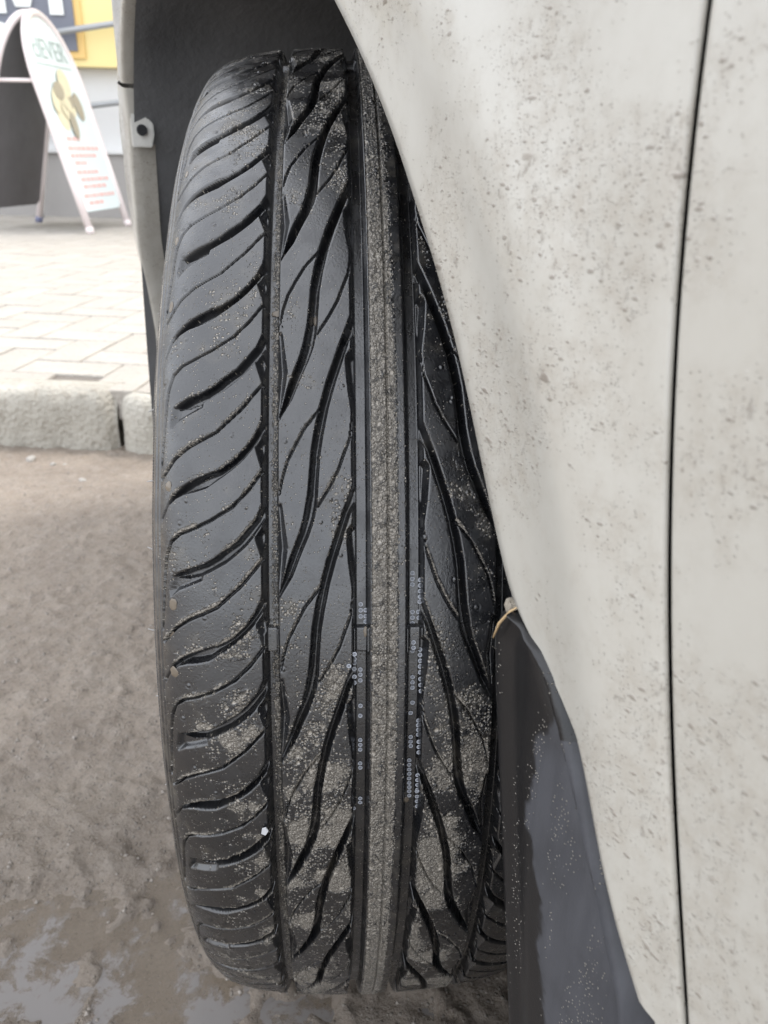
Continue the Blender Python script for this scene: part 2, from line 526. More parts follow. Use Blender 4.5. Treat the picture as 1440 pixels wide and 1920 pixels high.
S_B = [(-45.9, 40.83), (-51.4, 39.43), (-57.3, 38.29), (-65.7, 37.32), (-73.2, 36.69), (-77.2, 36.42), (-80.8, 35.84), (-82.8, 34.78), (-83.6, 33.71), (-84.9, 30.59), (-85.6, 29.08)]
S_I1 = [(-24.5, 45.24), (-30.7, 43.74), (-34.1, 42.53), (-37.0, 41.41), (-38.7, 40.3), (-39.9, 39.18)]
S_I2 = [(-12.8, 44.72), (-13.9, 43.14), (-15.7, 42.21), (-18.1, 40.91), (-20.8, 39.88), (-22.5, 39.32), (-25.9, 38.29)]
# (outline, depth mm, wall mm)
POLYS = [(A_UP + A_LO, 4.6, 1.25), (B_UP + B_LO, 4.6, 1.25), (B_EXT, 2.2, 1.6), (CH_A, 3.6, 2.4), (CH_B, 3.6, 2.4),
         (I_L + I_R, 6.2, 1.35), (CH_I, 3.4, 2.6), (CH_C, 5.6, 2.0)]
SIPES = [(S_A, .40, 3.2), (S_B, .40, 3.2), (S_I1, .31, 2.8), (S_I2, .31, 2.8)]


def seg_dist(X, Y, P, closed):
    d2 = np.full(X.shape, 1e9)
    inside = np.zeros(X.shape, bool)
    n = len(P)
    for i in range(n if closed else n - 1):
        x0, y0 = P[i]; x1, y1 = P[(i + 1) % n]
        ex, ey = x1 - x0, y1 - y0
        L = ex * ex + ey * ey + 1e-12
        t = np.clip(((X - x0) * ex + (Y - y0) * ey) / L, 0, 1)
        d2 = np.minimum(d2, (X - x0 - t * ex) ** 2 + (Y - y0 - t * ey) ** 2)
        if closed:
            c = (y0 > Y) != (y1 > Y)
            xx = x0 + (Y - y0) * ex / (ey if abs(ey) > 1e-12 else 1e-12)
            inside ^= c & (X < xx)
    return np.sqrt(d2), inside


def wallf(x, wall):
    k = .10 / wall
    x = k * np.log1p(np.exp(np.clip(x / k, -40, 40)))
    return 1 - (1 - np.clip(x, 0, 1)) ** 1.35


def half_pattern(w, ph):
    """w mm (<=0), ph degrees -> macro depth, sipe depth in mm (arrays on outer grid)"""
    X, Y = np.meshgrid(w, ph * MM)
    P = PER * MM
    dep = np.zeros(X.shape); sip = np.zeros(X.shape)
    for pts, D, wall in POLYS:
        pp = [(a, b * MM) for a, b in pts]
        lo = min(b for a, b in pp); hi = max(b for a, b in pp)
        k0 = math.floor((Y.min() - hi - 3) / P); k1 = math.ceil((Y.max() - lo + 3) / P)
        xs = [a for a, b in pp]
        cs = np.where((w > min(xs) - 3) & (w < max(xs) + 3))[0]
        if len(cs) == 0: continue
        sl = slice(cs[0], cs[-1] + 1)
        for k in range(k0, k1 + 1):
            q = [(a, b + k * P) for a, b in pp]
            d, ins = seg_dist(X[:, sl], Y[:, sl], q, True)
            sd = np.where(ins, d, -d) - (.28 if D == 4.6 else .12 if D > 6 else 0.0)
            dep[:, sl] = np.maximum(dep[:, sl], D * wallf(sd / wall, wall))
    for pts, hw, D in SIPES:
        pp = [(a, b * MM) for a, b in pts]
        lo = min(b for a, b in pp); hi = max(b for a, b in pp)
        for k in range(math.floor((Y.min() - hi - 3) / P), math.ceil((Y.max() - lo + 3) / P) + 1):
            q = [(a, b + k * P) for a, b in pp]
            d, _ = seg_dist(X, Y, q, False)
            sip = np.maximum(sip, D * (1 - sstep(hw * .6, hw * 1.35, d)))
    return dep, sip


def circ_depth(w):
    """circumferential grooves, w mm"""
    a = np.abs(w)
    d = np.zeros(w.shape)
    for lo, hi, D in ((40.3, 46.5, 6.6), (6.7, 13.25, 6.6)):
        e = np.minimum(a - lo, hi - a)
        d = np.maximum(d, D * wallf(e / 1.4, 1.4))
    fine = 1.3 * (1 - sstep(.22, .55, np.abs(w)))
    for ww, dd, hw in ((-86.4, .5, .35), (-88.6, .7, .5), (-91.6, .8, .5), (86.4, .5, .35), (88.6, .7, .5), (91.6, .8, .5)):
        fine = np.maximum(fine, dd * (1 - sstep(hw * .5, hw * 1.4, np.abs(w - ww))))
    fine = np.maximum(fine, .5 * (1 - sstep(.1, .45, np.abs(w + 5.9))))
    return d, fine




# column positions (arc length)
T95 = np.interp(.0968, _ud[:int(np.argmax(_ud))], _td[:int(np.argmax(_ud))])
cols = np.concatenate([
    np.linspace(-T_MAX, -T95 - .0015, 26),
    np.arange(-T95, .052, .00036),
    np.arange(.0525, T95, .0009),
    np.linspace(T95 + .002, T_MAX, 20)])
NC = len(cols)
ROWS_P = 166
PH0, NPER = -40.0, 10
U, RR, NU, NR = profile(cols)
Wc = U * 1000


def depth_rows(ph, cw):
    """macro depth and fine (sipe) depth on the grid ph x cw (mm)"""
    n = len(ph)
    mac = np.zeros((n, len(cw))); fin = np.zeros((n, len(cw)))
    L = np.where(cw <= 0)[0]; Rr = np.where(cw > 0)[0]
    if len(L):
        a, b = half_pattern(cw[L], ph)
        mac[:, L] = a; fin[:, L] = b
    if len(Rr):
        rw = -cw[Rr]
        o = np.argsort(rw)
        a, b = half_pattern(rw[o], ph + 7.9)
        mac[:, Rr[o]] = a; fin[:, Rr[o]] = b
    c, f = circ_depth(cw)
    # wear bars: short raised steps on the groove floors
    bar = np.zeros((n, 1))
    for p0 in (133, 193, 253):
        bar = np.maximum(bar, (1 - sstep(.85, 1.0, np.abs(ph - p0)))[:, None])
    cc = np.maximum(c[None, :] - 3.2 * bar * (c[None, :] > 3), 0) + 0 * mac
    mac = np.maximum(mac, cc)
    fin = np.maximum(fin, f[None, :] + 0 * fin)
    fade = np.interp(np.abs(cw), [0, 84.0, 88.0, 91.0], [1, 1, .4, 0])[None, :]
    return mac * fade, np.where(np.abs(cw)[None, :] > 85.5, np.maximum(fin * fade, f[None, :]), fin)


def build_rows(ph, cidx, tile_rows=None):
    cw = Wc[cidx]
    if tile_rows:
        m1, f1 = depth_rows(ph[:tile_rows], cw)
        k = int(math.ceil(len(ph) / tile_rows))
        mac = np.tile(m1, (k, 1))[:len(ph)]; fin = np.tile(f1, (k, 1))[:len(ph)]
        c, f = circ_depth(cw)
        bar = np.zeros(len(ph))
        for p0 in (16.4, 76.4):
            bar = np.maximum(bar, 1 - sstep(.85, 1.0, np.abs(ph - p0)))
        sel = (c[None, :] > 3) & (mac <= c[None, :] + 1e-6) & (bar[:, None] > 0)
        mac = np.where(sel, mac - 3.2 * bar[:, None], mac)
    else:
        mac, fin = depth_rows(ph, cw)
    return mac, fin


# ---- mud and film amounts on the tread
def mud_fields(ph, cw):
    W, PHI = np.meshgrid(cw, ph)
    V = PHI * MM
    n1 = fbm(W, V, 1 / 14., 101, 4)
    n2 = fbm(W, V, 1 / 5., 131, 3)
    n3 = fbm(W, V, 1 / 30., 151, 3)
    low = sstep(26, -5, PHI)
    top = sstep(44, 60, PHI)
    rib = (1 - sstep(5.9, 6.9, np.abs(W))) 
    a = np.abs(W)
    inter = sstep(12.8, 14.0, a) * (1 - sstep(39.5, 41, a))
    sh = sstep(45.8, 47.5, a)
    grv = 1 - np.clip(rib + inter + sh, 0, 1)
    edge_clean = 1.5 * sstep(2.6, 4.4, W) * rib * sstep(.18, .42, n3 + .1)
    mud = rib * (.97 - .5 * edge_clean - .28 * sstep(30, 46, PHI) * (W > 2) - .25 * top)
    mud += inter * ((.05 + .85 * low * sstep(.38, .64, n1) + .30 * low) + .52 * top * sstep(.25, .5, n1) + .42 * sstep(.56, .70, n1) * (1 - low))
    mud = np.where((W > 13), mud * .80 + .16 * sstep(.3, .6, n1) * sstep(13, 16, W), mud)
    pat = sstep(.50, .66, n1) * sstep(20, 8, PHI) + sstep(.60, .70, n2) * .6 * sstep(25, 5, PHI)
    mud += sh * (W < 0) * (.04 + .78 * pat * (1 - sstep(-80, -86, W) * .6) * sstep(-86, -60, W) + .45 * top * sstep(.35, .55, n1) * sstep(-75, -55, W) + .33 * sstep(.57, .68, n1) * (1 - low))
    strip = np.exp(-((W + 42.4) / 2.1) ** 2)
    mud = np.maximum(mud, strip * (.62 + .2 * n2))
    mud += grv * .12 * n2
    film = .03 + .07 * sstep(22, -10, PHI) * (0.4 + 1.0 * n1) + .30 * sstep(.55, .7, n1) + .55 * strip + .12 * grv * low
    film += rib * .20 * (.5 + n2)
    film += .75 * np.exp(-((W + 74) / 7.5) ** 2 - ((PHI - 56) / 7.5) ** 2) * (.5 + n1)
    film += sstep(-82.0, -85.0, W) * .75 * (.5 + n2) * (1 - sstep(-89, -91, W))
    film += .30 * sstep(42, 66, PHI) * (.4 + n1)
    # extra patches seen beside the sipes of the outer shoulder
    for w0, p0, rx, ry, am in ((-54, 16.8, 6, 8, .75), (-56, 11.2, 8, 9, .75), (-67, 23.5, 2.0, 9, .5), (-68, 15.3, 11, 2.2, .75), (-64, 9.6, 13, 2.2, .7), (-64, 20, 3, 6, .4),
                               (-28, 4.5, 8, 22, .35), (-20, 12, 5, 18, .4), (-34, -1, 6, 22, .45), (-33, 16, 5, 14, .35)):
        mud += am * np.exp(-((W - w0) / rx) ** 2 - ((V - p0 * MM) / ry) ** 2) * (.55 + .9 * n2)
    film += .65 * np.clip(mud, 0, 1) * (inter + sh) * sstep(.35, .6, n1)
    return np.clip(mud, 0, 1.3).astype(np.float32), np.clip(film, 0, 1).astype(np.float32), W, V


A_W = np.array([-90, -85.5, -81.5, -75.5, -69, -63, -57.9, -52.8, -49.1, -44.]); A_P = np.array([35.4, 37.25, 38.8, 39.6, 40.0, 40.5, 41.1, 42.05, 42.9, 44.8])
B_W = np.array([-90, -85.5, -81.8, -75, -68.5, -61, -56, -52, -49, -44.]); B_P = np.array([29.8, 30.9, 32.2, 33.4, 33.9, 34.7, 35.4, 36.2, 36.9, 38.7])
I_W = np.array([-41.3, -36.2, -33.4, -30.6, -28.5, -27.4, -26.7, -26, -24.4, -22.2, -19.5, -17, -14.7, -11.]); I_P = np.array([19.3, 21.6, 22.7, 23.9, 25.2, 27, 28.8, 30.2, 31.9, 33.8, 35.5, 36.9, 38.2, 39.6])

car = empty('parked_car', (0, 0, 0), 22 * D2R)
tag(car, 'dirty white car with its muddy front wheel steered outward, seen past the wheel arch', 'car')

# rim is the wheel's own mesh
def make_rim():
    bm = bmesh.new()
    prof = [(-.080, .190), (-.083, .196), (-.078, .197), (-.070, .183), (-.030, .172), (.02, .170), (.07, .182), (.082, .196), (.079, .189), (.066, .172), (.02, .160), (-.028, .160), (-.060, .170), (-.072, .180)]
    n = 64
    rings = []
    for k in range(n):
        a = 2 * math.pi * k / n
        rings.append([bm.verts.new((u, r * math.cos(a), r * math.sin(a))) for u, r in prof])
    m = len(prof)
    for k in range(n):
        for j in range(m):
            bm.faces.new((rings[k][j], rings[k][(j + 1) % m], rings[(k + 1) % n][(j + 1) % m], rings[(k + 1) % n][j]))
    for s in range(5):                       # spokes
        a = 2 * math.pi * s / 5
        ca, sa = math.cos(a), math.sin(a)
        def P(u, rad, tan): return (u, rad * ca - tan * sa, rad * sa + tan * ca)
        lo = [bm.verts.new(P(u, .035, t)) for u, t in ((-.052, -.026), (-.052, .026), (-.02, .026), (-.02, -.026))]
        hi = [bm.verts.new(P(u, .176, t)) for u, t in ((-.066, -.034), (-.066, .034), (-.044, .034), (-.044, -.034))]
        for i in range(4): bm.faces.new((lo[i], lo[(i + 1) % 4], hi[(i + 1) % 4], hi[i]))
        bm.faces.new(hi); bm.faces.new(lo[::-1])
    bmesh.ops.create_cone(bm, cap_ends=True, segments=32, radius1=.06, radius2=.05, depth=.05, matrix=Matrix.Translation((-.036, 0, 0)) @ Matrix.Rotation(-math.pi / 2, 4, 'Y'))
    return bm_done('wheel', bm)

wheel = link('wheel', make_rim(), M['rim'], car, (0, 0, ZC))
wheel.rotation_euler = (0, 0, -22 * D2R)


def tyre_points(ph, cidx, dmm):
    u = U[cidx][None, :] - NU[cidx][None, :] * dmm * .001
    r = RR[cidx][None, :] - NR[cidx][None, :] * dmm * .001
    c = np.cos(ph * D2R)[:, None]; s = np.sin(ph * D2R)[:, None]
    X = u + 0 * c; Y = -r * c; Z = r * s
    # weight of the car flattens the contact patch
    zf = -(ZC - .0015)
    under = np.maximum(zf - Z, 0)
    Z = np.maximum(Z, zf - .02 * under)
    bul = sstep(-.20, -.29, Z)
    X = X * (1 + .012 * bul)
    return np.stack([X, Y, Z], -1)


def put_attrs(me, mud, film, W, V):
    for nm, arr in (('mud', mud), ('film', film)):
        at = me.attributes.new(nm, 'FLOAT', 'POINT')
        at.data.foreach_set('value', np.ascontiguousarray(arr.ravel(), np.float32))
    at = me.attributes.new('tread_space', 'FLOAT_VECTOR', 'POINT')
    v = np.stack([W.ravel() * .001, V.ravel() * .001, np.zeros(W.size)], -1).astype(np.float32)
    at.data.foreach_set('vector', np.ascontiguousarray(v.ravel()))


allc = np.arange(NC)
ph = PH0 + np.arange(ROWS_P * NPER + 1) * (PER / ROWS_P)
mac, fin = build_rows(ph, allc, ROWS_P)
mud, film, W, V = mud_fields(ph, Wc)
PHIg = V / MM
# dirt gathers in a pale line along the lower rim of each block, just above a groove or sipe
tot = np.maximum(mac, fin)
rimf = np.zeros_like(tot)
for sh_ in (2, 3, 4, 5):
    rimf[sh_:] = np.maximum(rimf[sh_:], sstep(.8, 1.8, tot[:-sh_]) * (1.0 if sh_ < 4 else .55))
rimf *= 1 - sstep(.15, .6, tot)
rn_ = fbm(W, V, 1 / 9., 711, 3)
rimf *= sstep(.25, .48, rn_) * (.30 + .70 * sstep(44, 22, PHIg)) * (np.abs(W) > 13) * (W < 45)
mud = np.maximum(mud, rimf * (.85 + .5 * sstep(.40, .65, rn_)))
film = np.maximum(film, rimf * .95)
wallm = sstep(.4, 1.2, mac) * (1 - sstep(5.2, 5.9, mac)); floorm = sstep(4.5, 5.5, mac)
stripm = np.exp(-((W + 42.4) / 2.6) ** 2)
mud = (mud * (1 - .93 * wallm) * (1 - .75 * floorm * (1 - stripm))).astype(np.float32)
film = (film * (1 - .6 * wallm)).astype(np.float32)
# moulding details: tiny vent buttons, slight unevenness, mud thickness
tot = np.maximum(mac, fin)
relief = np.zeros_like(tot)
for k in range(150):
    pw = RNG.choice([RNG.uniform(-86, -51), RNG.uniform(-40, -16), RNG.uniform(16, 40)])
    pp = RNG.uniform(-30, 80)
    i0, i1 = np.searchsorted(ph, [pp - .6, pp + .6])
    j = np.where(np.abs(Wc - pw) < 2.4)[0]
    if len(j) == 0 or i1 <= i0: continue
    d = np.hypot((W[i0:i1, j[0]:j[-1] + 1] - pw), V[i0:i1, j[0]:j[-1] + 1] - pp * MM)
    relief[i0:i1, j[0]:j[-1] + 1] += .42 * np.exp(-(d / .55) ** 2) - .18 * np.exp(-((d - 1.0) / .35) ** 2)
relief += .35 * (fbm(W, V, 1 / 26., 301, 2) - .5)
relief += .8 * sstep(.45, .9, mud) * (fbm(W, V, 1 / 1.3, 401, 2) - .25)
tot2 = np.maximum(tot - relief, -.6)
PTS = tyre_points(ph, allc, tot2)

nR, nC = PTS.shape[:2]
quads = grid_quads(nR, nC)
qi = np.arange((nR - 1) * (nC - 1))
qr, qc = qi // (nC - 1), qi % (nC - 1)
mm = np.maximum(np.maximum(mac[:-1, :-1], mac[1:, :-1]), np.maximum(mac[:-1, 1:], mac[1:, 1:])).ravel()
cw = .5 * (Wc[:-1] + Wc[1:])[qc]
pc = .5 * (ph[:-1] + ph[1:])[qr]
reg = np.zeros(len(qi), np.int32)            # 0 carcass
raised = mm < 2.4
shl = raised & (cw < -46.3) & (cw > -86.0)
fa = np.floor((pc - np.interp(cw, A_W, A_P)) / PER).astype(int)
fb = np.floor((pc - np.interp(cw, B_W, B_P)) / PER).astype(int)
reg = np.where(shl, 1000 + (fa + 40) + (fb + 40), reg)
il = raised & (cw < -13) & (cw > -40.6)
fi = np.floor((pc - np.interp(cw, I_W, I_P)) / PER).astype(int)
reg = np.where(il, 2000 + fi + 40, reg)
reg = np.where(raised & (np.abs(cw) < 7.0), 3000, reg)
mc, mp = -cw, pc + 7.9
ir = raised & (mc < -13) & (mc > -40.6)
reg = np.where(ir, 4000 + np.floor((mp - np.interp(mc, I_W, I_P)) / PER).astype(int) + 40, reg)
sr = raised & (mc < -46.3) & (mc > -86.0)
reg = np.where(sr, 5000 + np.floor((mp - np.interp(mc, A_W, A_P)) / PER).astype(int) + np.floor((mp - np.interp(mc, B_W, B_P)) / PER).astype(int) + 80, reg)
# keep each block to its one connected piece; crumbs go to the carcass
G = reg.reshape(nR - 1, nC - 1)
idx = np.arange(G.size).reshape(G.shape)
hs = (G[:, :-1] == G[:, 1:]) & (G[:, 1:] > 0); vs_ = (G[:-1] == G[1:]) & (G[1:] > 0)
ea = np.concatenate([idx[:, :-1][hs], idx[:-1][vs_]]); eb = np.concatenate([idx[:, 1:][hs], idx[1:][vs_]])
lab = np.arange(G.size)
while True:
    la, lb = lab[ea], lab[eb]
    k = la != lb
    if not k.any(): break
    ea, eb, la, lb = ea[k], eb[k], la[k], lb[k]
    np.minimum.at(lab, np.maximum(la, lb), np.minimum(la, lb))
    while True:
        l2 = lab[lab]
        if (l2 == lab).all(): break
        lab = l2
cl_, ci_ = np.unique(lab, return_counts=True)
size = np.zeros(G.size, np.int64); size[cl_] = ci_
best = {}
for c_, n_ in zip(cl_, ci_):
    r_ = reg[c_]
    if r_ > 0 and n_ > best.get(r_, (0, 0))[1]: best[r_] = (c_, n_)
keep = np.zeros(G.size, bool)
for r_, (c_, n_) in best.items():
    if n_ > 900: keep |= lab == c_
reg = np.where(keep, reg, 0)
flatP = PTS.reshape(-1, 3)
NAMES = {0: 'tyre', 1: 'shoulder_block', 2: 'tread_block', 3: 'centre_rib', 4: 'tread_block', 5: 'shoulder_block'}
ids, inv, cnt = np.unique(reg, return_inverse=True, return_counts=True)
for k, rid in enumerate(ids):
    q = quads[inv == k]
    uq, lq = np.unique(q.ravel(), return_inverse=True)
    lq = lq.reshape(q.shape)
    verts = flatP[uq]
    a_m, a_f, a_w, a_v = mud.ravel()[uq], film.ravel()[uq], W.ravel()[uq], V.ravel()[uq]
    nm = NAMES[rid // 1000]
    if rid == 0:
        # the far side of the tyre, coarser, joined to the carcass
        ph2 = PH0 + PER * NPER + np.arange(30 * 19 + 1) * (PER / 30)
        c2 = np.unique(np.concatenate([np.arange(0, NC, 4), [NC - 1]]))
        m2, f2 = build_rows(ph2, c2, 30)
        md2, fl2, W2, V2 = mud_fields(ph2, Wc[c2])
        P2 = tyre_points(ph2, c2, m2).reshape(-1, 3)
        lq = np.concatenate([lq, grid_quads(len(ph2), len(c2)) + len(verts)])
        verts = np.concatenate([verts, P2])
        a_m = np.concatenate([a_m, md2.ravel()]); a_f = np.concatenate([a_f, fl2.ravel()])
        a_w = np.concatenate([a_w, W2.ravel()]); a_v = np.concatenate([a_v, V2.ravel()])
    me = mesh_np(nm, verts, lq[:, ::-1])
    put_attrs(me, a_m, a_f, a_w, a_v)
    link(nm, me, M['rubber'], wheel)


def on_tread(w, p, lift=0.0, floor=None):
    """point and frame on the tread in wheel space; w mm, p degrees"""
    t = np.interp(abs(w * .001), _ud[:int(np.argmax(_ud))], _td[:int(np.argmax(_ud))]) * (1 if w > 0 else -1)
    u, r, nu, nr = [float(x) for x in profile(np.array([t]))]if False else [float(x[0]) for x in profile(np.array([t]))]
    if floor is None:
        i = int(np.clip(np.searchsorted(ph, p), 0, nR - 1)); j = int(np.argmin(np.abs(Wc - w)))
        d = tot2[i, j]
    else: d = floor
    d = d * .001 - lift
    u -= nu * d; r -= nr * d
    c, s = math.cos(p * D2R), math.sin(p * D2R)
    pos = Vector((u, -r * c, r * s))
    nrm = Vector((nu, -nr * c, nr * s)).normalized()
    along = Vector((0, s, c)).normalized()
    side = along.cross(nrm).normalized()
    return pos, Matrix(((side.x, along.x, nrm.x, pos.x), (side.y, along.y, nrm.y, pos.y), (side.z, along.z, nrm.z, pos.z), (0, 0, 0, 1)))


# printed ring marks in the centre grooves
def ring_mesh():
    bm = bmesh.new()
    n = 14
    ro, ri, h = .00088, .00060, .00010
    a = [[bm.verts.new((rr * math.cos(2 * math.pi * k / n), rr * 1.0 * math.sin(2 * math.pi * k / n), z)) for k in range(n)] for rr, z in ((ro, 0), (ro * .97, h), (ri, h), (ri * .95, 0))]
    for j in range(3):
        for k in range(n):
            bm.faces.new((a[j][k], a[j][(k + 1) % n], a[j + 1][(k + 1) % n], a[j + 1][k]))
    f = bm.faces.new(a[3]); f.material_index = 1
    me = bm_done('ring_mark', bm)
    me.materials.append(M['ring']); me.materials.append(M['ring_fill'])
    return me

RING = [(-10.2, 18.85), (-10.2, 18.41), (-10.2, 17.97), (-10.3, 13.95), (-10.3, 13.56), (-10.3, 13.12), (-10.2, 11.11), (-12.6, 15.52), (-12.6, 14.94), (-12.6, 14.51), (-12.6, 14.04), (-12.6, 13.59), (-12.6, 13.15), (-14.7, 14.72), (9.5, 21.09), (9.5, 20.66), (9.5, 20.25), (9.6, 18.24), (9.6, 17.82), (9.6, 17.4), (9.7, 16.16), (9.7, 15.76), (9.7, 15.33), (9.9, 13.3), (9.9, 12.89), (9.9, 12.47), (10.1, 11.28), (12.3, 20.62), (12.3, 20.22), (12.3, 19.81), (12.3, 19.4), (12.3, 19.01), (12.5, 15.48), (12.5, 15.07), (12.6, 14.62), (12.6, 14.19), (12.6, 13.76), (12.7, 13.3), (12.7, 12.9), (12.8, 12.46), (11.8, 18.24), (12.0, 17.81), (-8.3, 18.42), (-8.3, 17.97), (-8.3, 17.57), (-10.3, 10.3), (-10.2, 8.27), (-10.2, 7.86), (-10.2, 7.45), (-10.2, 6.25), (-10.1, 5.86), (-10.0, 3.01), (-10.0, 2.62), (-12.6, 2.3), (9.4, 10.45), (9.7, 8.43), (9.7, 8.03), (9.8, 7.65), (9.4, 6.39), (9.4, 5.99), (9.5, 5.57), (9.6, 5.17), (9.6, 4.75), (9.7, 4.34), (9.8, 3.94), (9.8, 3.55), (9.9, 3.14), (12.3, 9.95), (12.3, 9.56), (12.4, 9.17), (12.4, 8.77), (12.5, 8.37), (12.6, 7.93), (12.6, 7.47), (12.5, 5.47), (12.5, 5.04), (12.6, 4.6), (12.7, 4.13), (12.8, 3.68), (12.9, 3.18), (13.0, 2.73), (13.1, 2.26)]
rm = ring_mesh()
for w_, p_ in RING:
    _, mx = on_tread(w_, p_, .0003)
    o = link('ring_mark', rm, M['ring'], wheel)
    o.matrix_local = mx


def blob_mesh(name, seed, sub=2, jit=.12):
    bm = bmesh.new()
    bmesh.ops.create_icosphere(bm, subdivisions=sub, radius=1.0)
    for v in bm.verts:
        n = noise.noise(v.co * 1.3 + Vector((seed * 3.1, seed * 1.7, seed)))
        v.co *= 1 + jit * n * 2
    return bm_done(name, bm, True)

# beads of muddy water standing at the groove ends
for k, (w_, p_, sx, sy, sz) in enumerate([(-82.0, 55.5, 1.4, 2.2, .7), (-83.3, 48.1, 1.4, 2.4, .8), (-83.4, 41.8, 1.5, 2.4, .9), (-82.1, 27.5, 2.3, 2.0, .7), (-80.7, 18.8, 2.6, 2.2, .7),
                                          (-82.6, 16.4, 2.6, 1.8, .7), (-81.0, 13.6, 2.6, 2.2, .7), (-42.2, 40.6, 2.3, 1.4, .8), (-26.9, 39.9, 1.2, 2.4, .8), (-8.4, 17.0, 1.0, 2.0, .6), (8.6, 2.7, 1.7, 1.3, .8)]):
    me = blob_mesh('mud_drop', k + 1, 3, .16)
    pos, mx = on_tread(w_, p_, .0)
    o = link('mud_drop', me, M['mud_water'], wheel)
    o.matrix_local = mx @ Matrix.Diagonal((sx * .00082, sy * .00095, sz * .00036, 1))

# moulding hairs on the outer sidewall edge
for k, p_ in enumerate((62, 53, 48, 36.5, 29, 22, 13.5, 6, -6)):
    t0 = -(T95 + .004)
    u, r, nu, nr = [float(x[0]) for x in profile(np.array([t0]))]
    c, s = math.cos(p_ * D2R), math.sin(p_ * D2R)
    base = Vector((u + .0005, -r * c, r * s))
    L = random.uniform(.0035, .006)
    bm = bmesh.new()
    pts = [base, base + Vector((-L * .5, 0, .0002)), base + Vector((-L, random.uniform(-.001, .001), random.uniform(-.0008, .0012)))]
    bm_tube(bm, pts, [.00042, .00034, .0002], 6)
    link('rubber_hair', bm_done('rubber_hair', bm, True), M['hair'], wheel)

# a small pale flake stuck beside the outer groove
bm = bmesh.new()
bm_prism(bm, [(-1.4, -1), (.2, -1.6), (1.5, .2), (.6, 1.5), (-1, 1)], lambda p, d: (p[0] * .001, p[1] * .0013, d), .0005)
o = link('paint_flake', bm_done('paint_flake', bm), mat_simple('pale_flake', (.55, .56, .58), .4), None)
_, mx = on_tread(-47.6, 1.1, .0012)
o.matrix_world = Matrix.Translation((0, 0, ZC)) @ mx
tag(o, 'tiny pale flake stuck in the outer tread groove low on the tyre', 'flake')

# ------------------------------------------------------------------ car body (car space: x = -outward, y = forward)
def offs(s, z):
    """how far outward the body skin stands at (s, z)"""
    o = .1000
    o += .0035 * math.exp(-((math.hypot(s, z - .293) - .394) / .017) ** 2)
    if s > .10: o -= .010 * float(sstep(.48, .37, np.float64(z)))
    if s > .22: o -= .9 * (s - .22) ** 2
    o -= max(0, z - .62) ** 2 * .35
    o -= max(0, .34 - z) ** 2 * .45
    return o

EDGE = [(-.4005, .3495), (-.392, .363), (-.382, .379), (-.372, .398), (-.3645, .409), (-.359, .416), (-.352, .4195), (-.342, .421), (-.333, .4215), (-.329, .426), (-.320, .439), (-.313, .451), (-.305, .465), (-.293, .486), (-.281, .504), (-.270, .518), (-.257, .533), (-.246, .546), (-.229, .563), (-.213, .577), (-.193, .592), (-.160, .618), (-.115, .646), (-.06, .672), (0, .687), (.06, .691), (.12, .684), (.165, .665), (.195, .640), (.222, .612), (.241, .589)]
EDGE_B = [(.241, .589), (.256, .535), (.268, .48), (.285, .43), (.292, .373), (.302, .30), (.31, .21)]

_gz = np.linspace(.20, .95, 400)
_gs = np.interp(_gz, [.20, .27, .33, .36, .375, .40, .425, .449, .472, .494, .515, .535, .57, .75, .95], [-.460, -.443, -.4255, -.417, -.411, -.403, -.395, -.388, -.382, -.3765, -.373, -.370, -.367, -.372, -.395]) + .0029
for _ in range(4):
    _gp = np.concatenate([2 * _gs[0] - _gs[20:0:-1], _gs, 2 * _gs[-1] - _gs[-2:-22:-1]])
    _gs = np.convolve(_gp, np.ones(41) / 41, 'valid')

def gap_s(z):
    return float(np.interp(z, _gz, _gs))

def resample(P, n):
    P = np.array(P, float)
    L = np.concatenate([[0], np.cumsum(np.hypot(*np.diff(P, axis=0).T))])
    t = np.linspace(0, L[-1], n)
    return np.stack([np.interp(t, L, P[:, 0]), np.interp(t, L, P[:, 1])], -1)

def smooth_curve(P, n, it=2, win=5):
    Q = resample(P, n)
    for _ in range(it):
        R_ = Q.copy()
        for k in range(1, n - 1):
            a, b = max(0, k - win), min(n, k + win + 1)
            h = min(k - a, b - 1 - k)
            R_[k] = Q[k - h:k + h + 1].mean(0)
        Q = R_
    return Q

def skin_between(name, E, O, nj, mat, lip=.022, lip_out=True, back_lip=.0014, parent=None, power=1.0):
    """panel between the arch edge E and the outer boundary O with edges turned inward"""
    n = len(E)
    V_, rows = [], []
    def put(s, z, inn=0.0): V_.append((-(offs(s, z) - inn), s, z)); return len(V_) - 1
    for i in range(n):
        e, o_ = E[i], O[i]
        row = []
        d = (o_ - e); L = np.hypot(*d) + 1e-9; d = d / L
        for inn, back in ((lip, .0035), (lip * .5, .0012), (.0030, .0), (.0012, .0008), (.0003, .0022)):
            p = e + d * (back if inn < lip * .4 else back)
            row.append(put(p[0], p[1], inn))
        for j in range(1, nj):
            t = (j / (nj - 1)) ** power
            p = e + d * (.004 + (L - .004 - .0010) * t)
            row.append(put(p[0], p[1]))
        for inn, back in ((.0003, .0004), (.0010, .0), (back_lip, .0)):
            p = o_ - d * back
            row.append(put(p[0], p[1], inn))
        rows.append(row)
    m = len(rows[0])
    me = mesh_np(name, np.array(V_), grid_quads(n, m))
    return link(name, me, mat, parent)

NE = 260
E1 = smooth_curve(EDGE, NE, 2, 3)
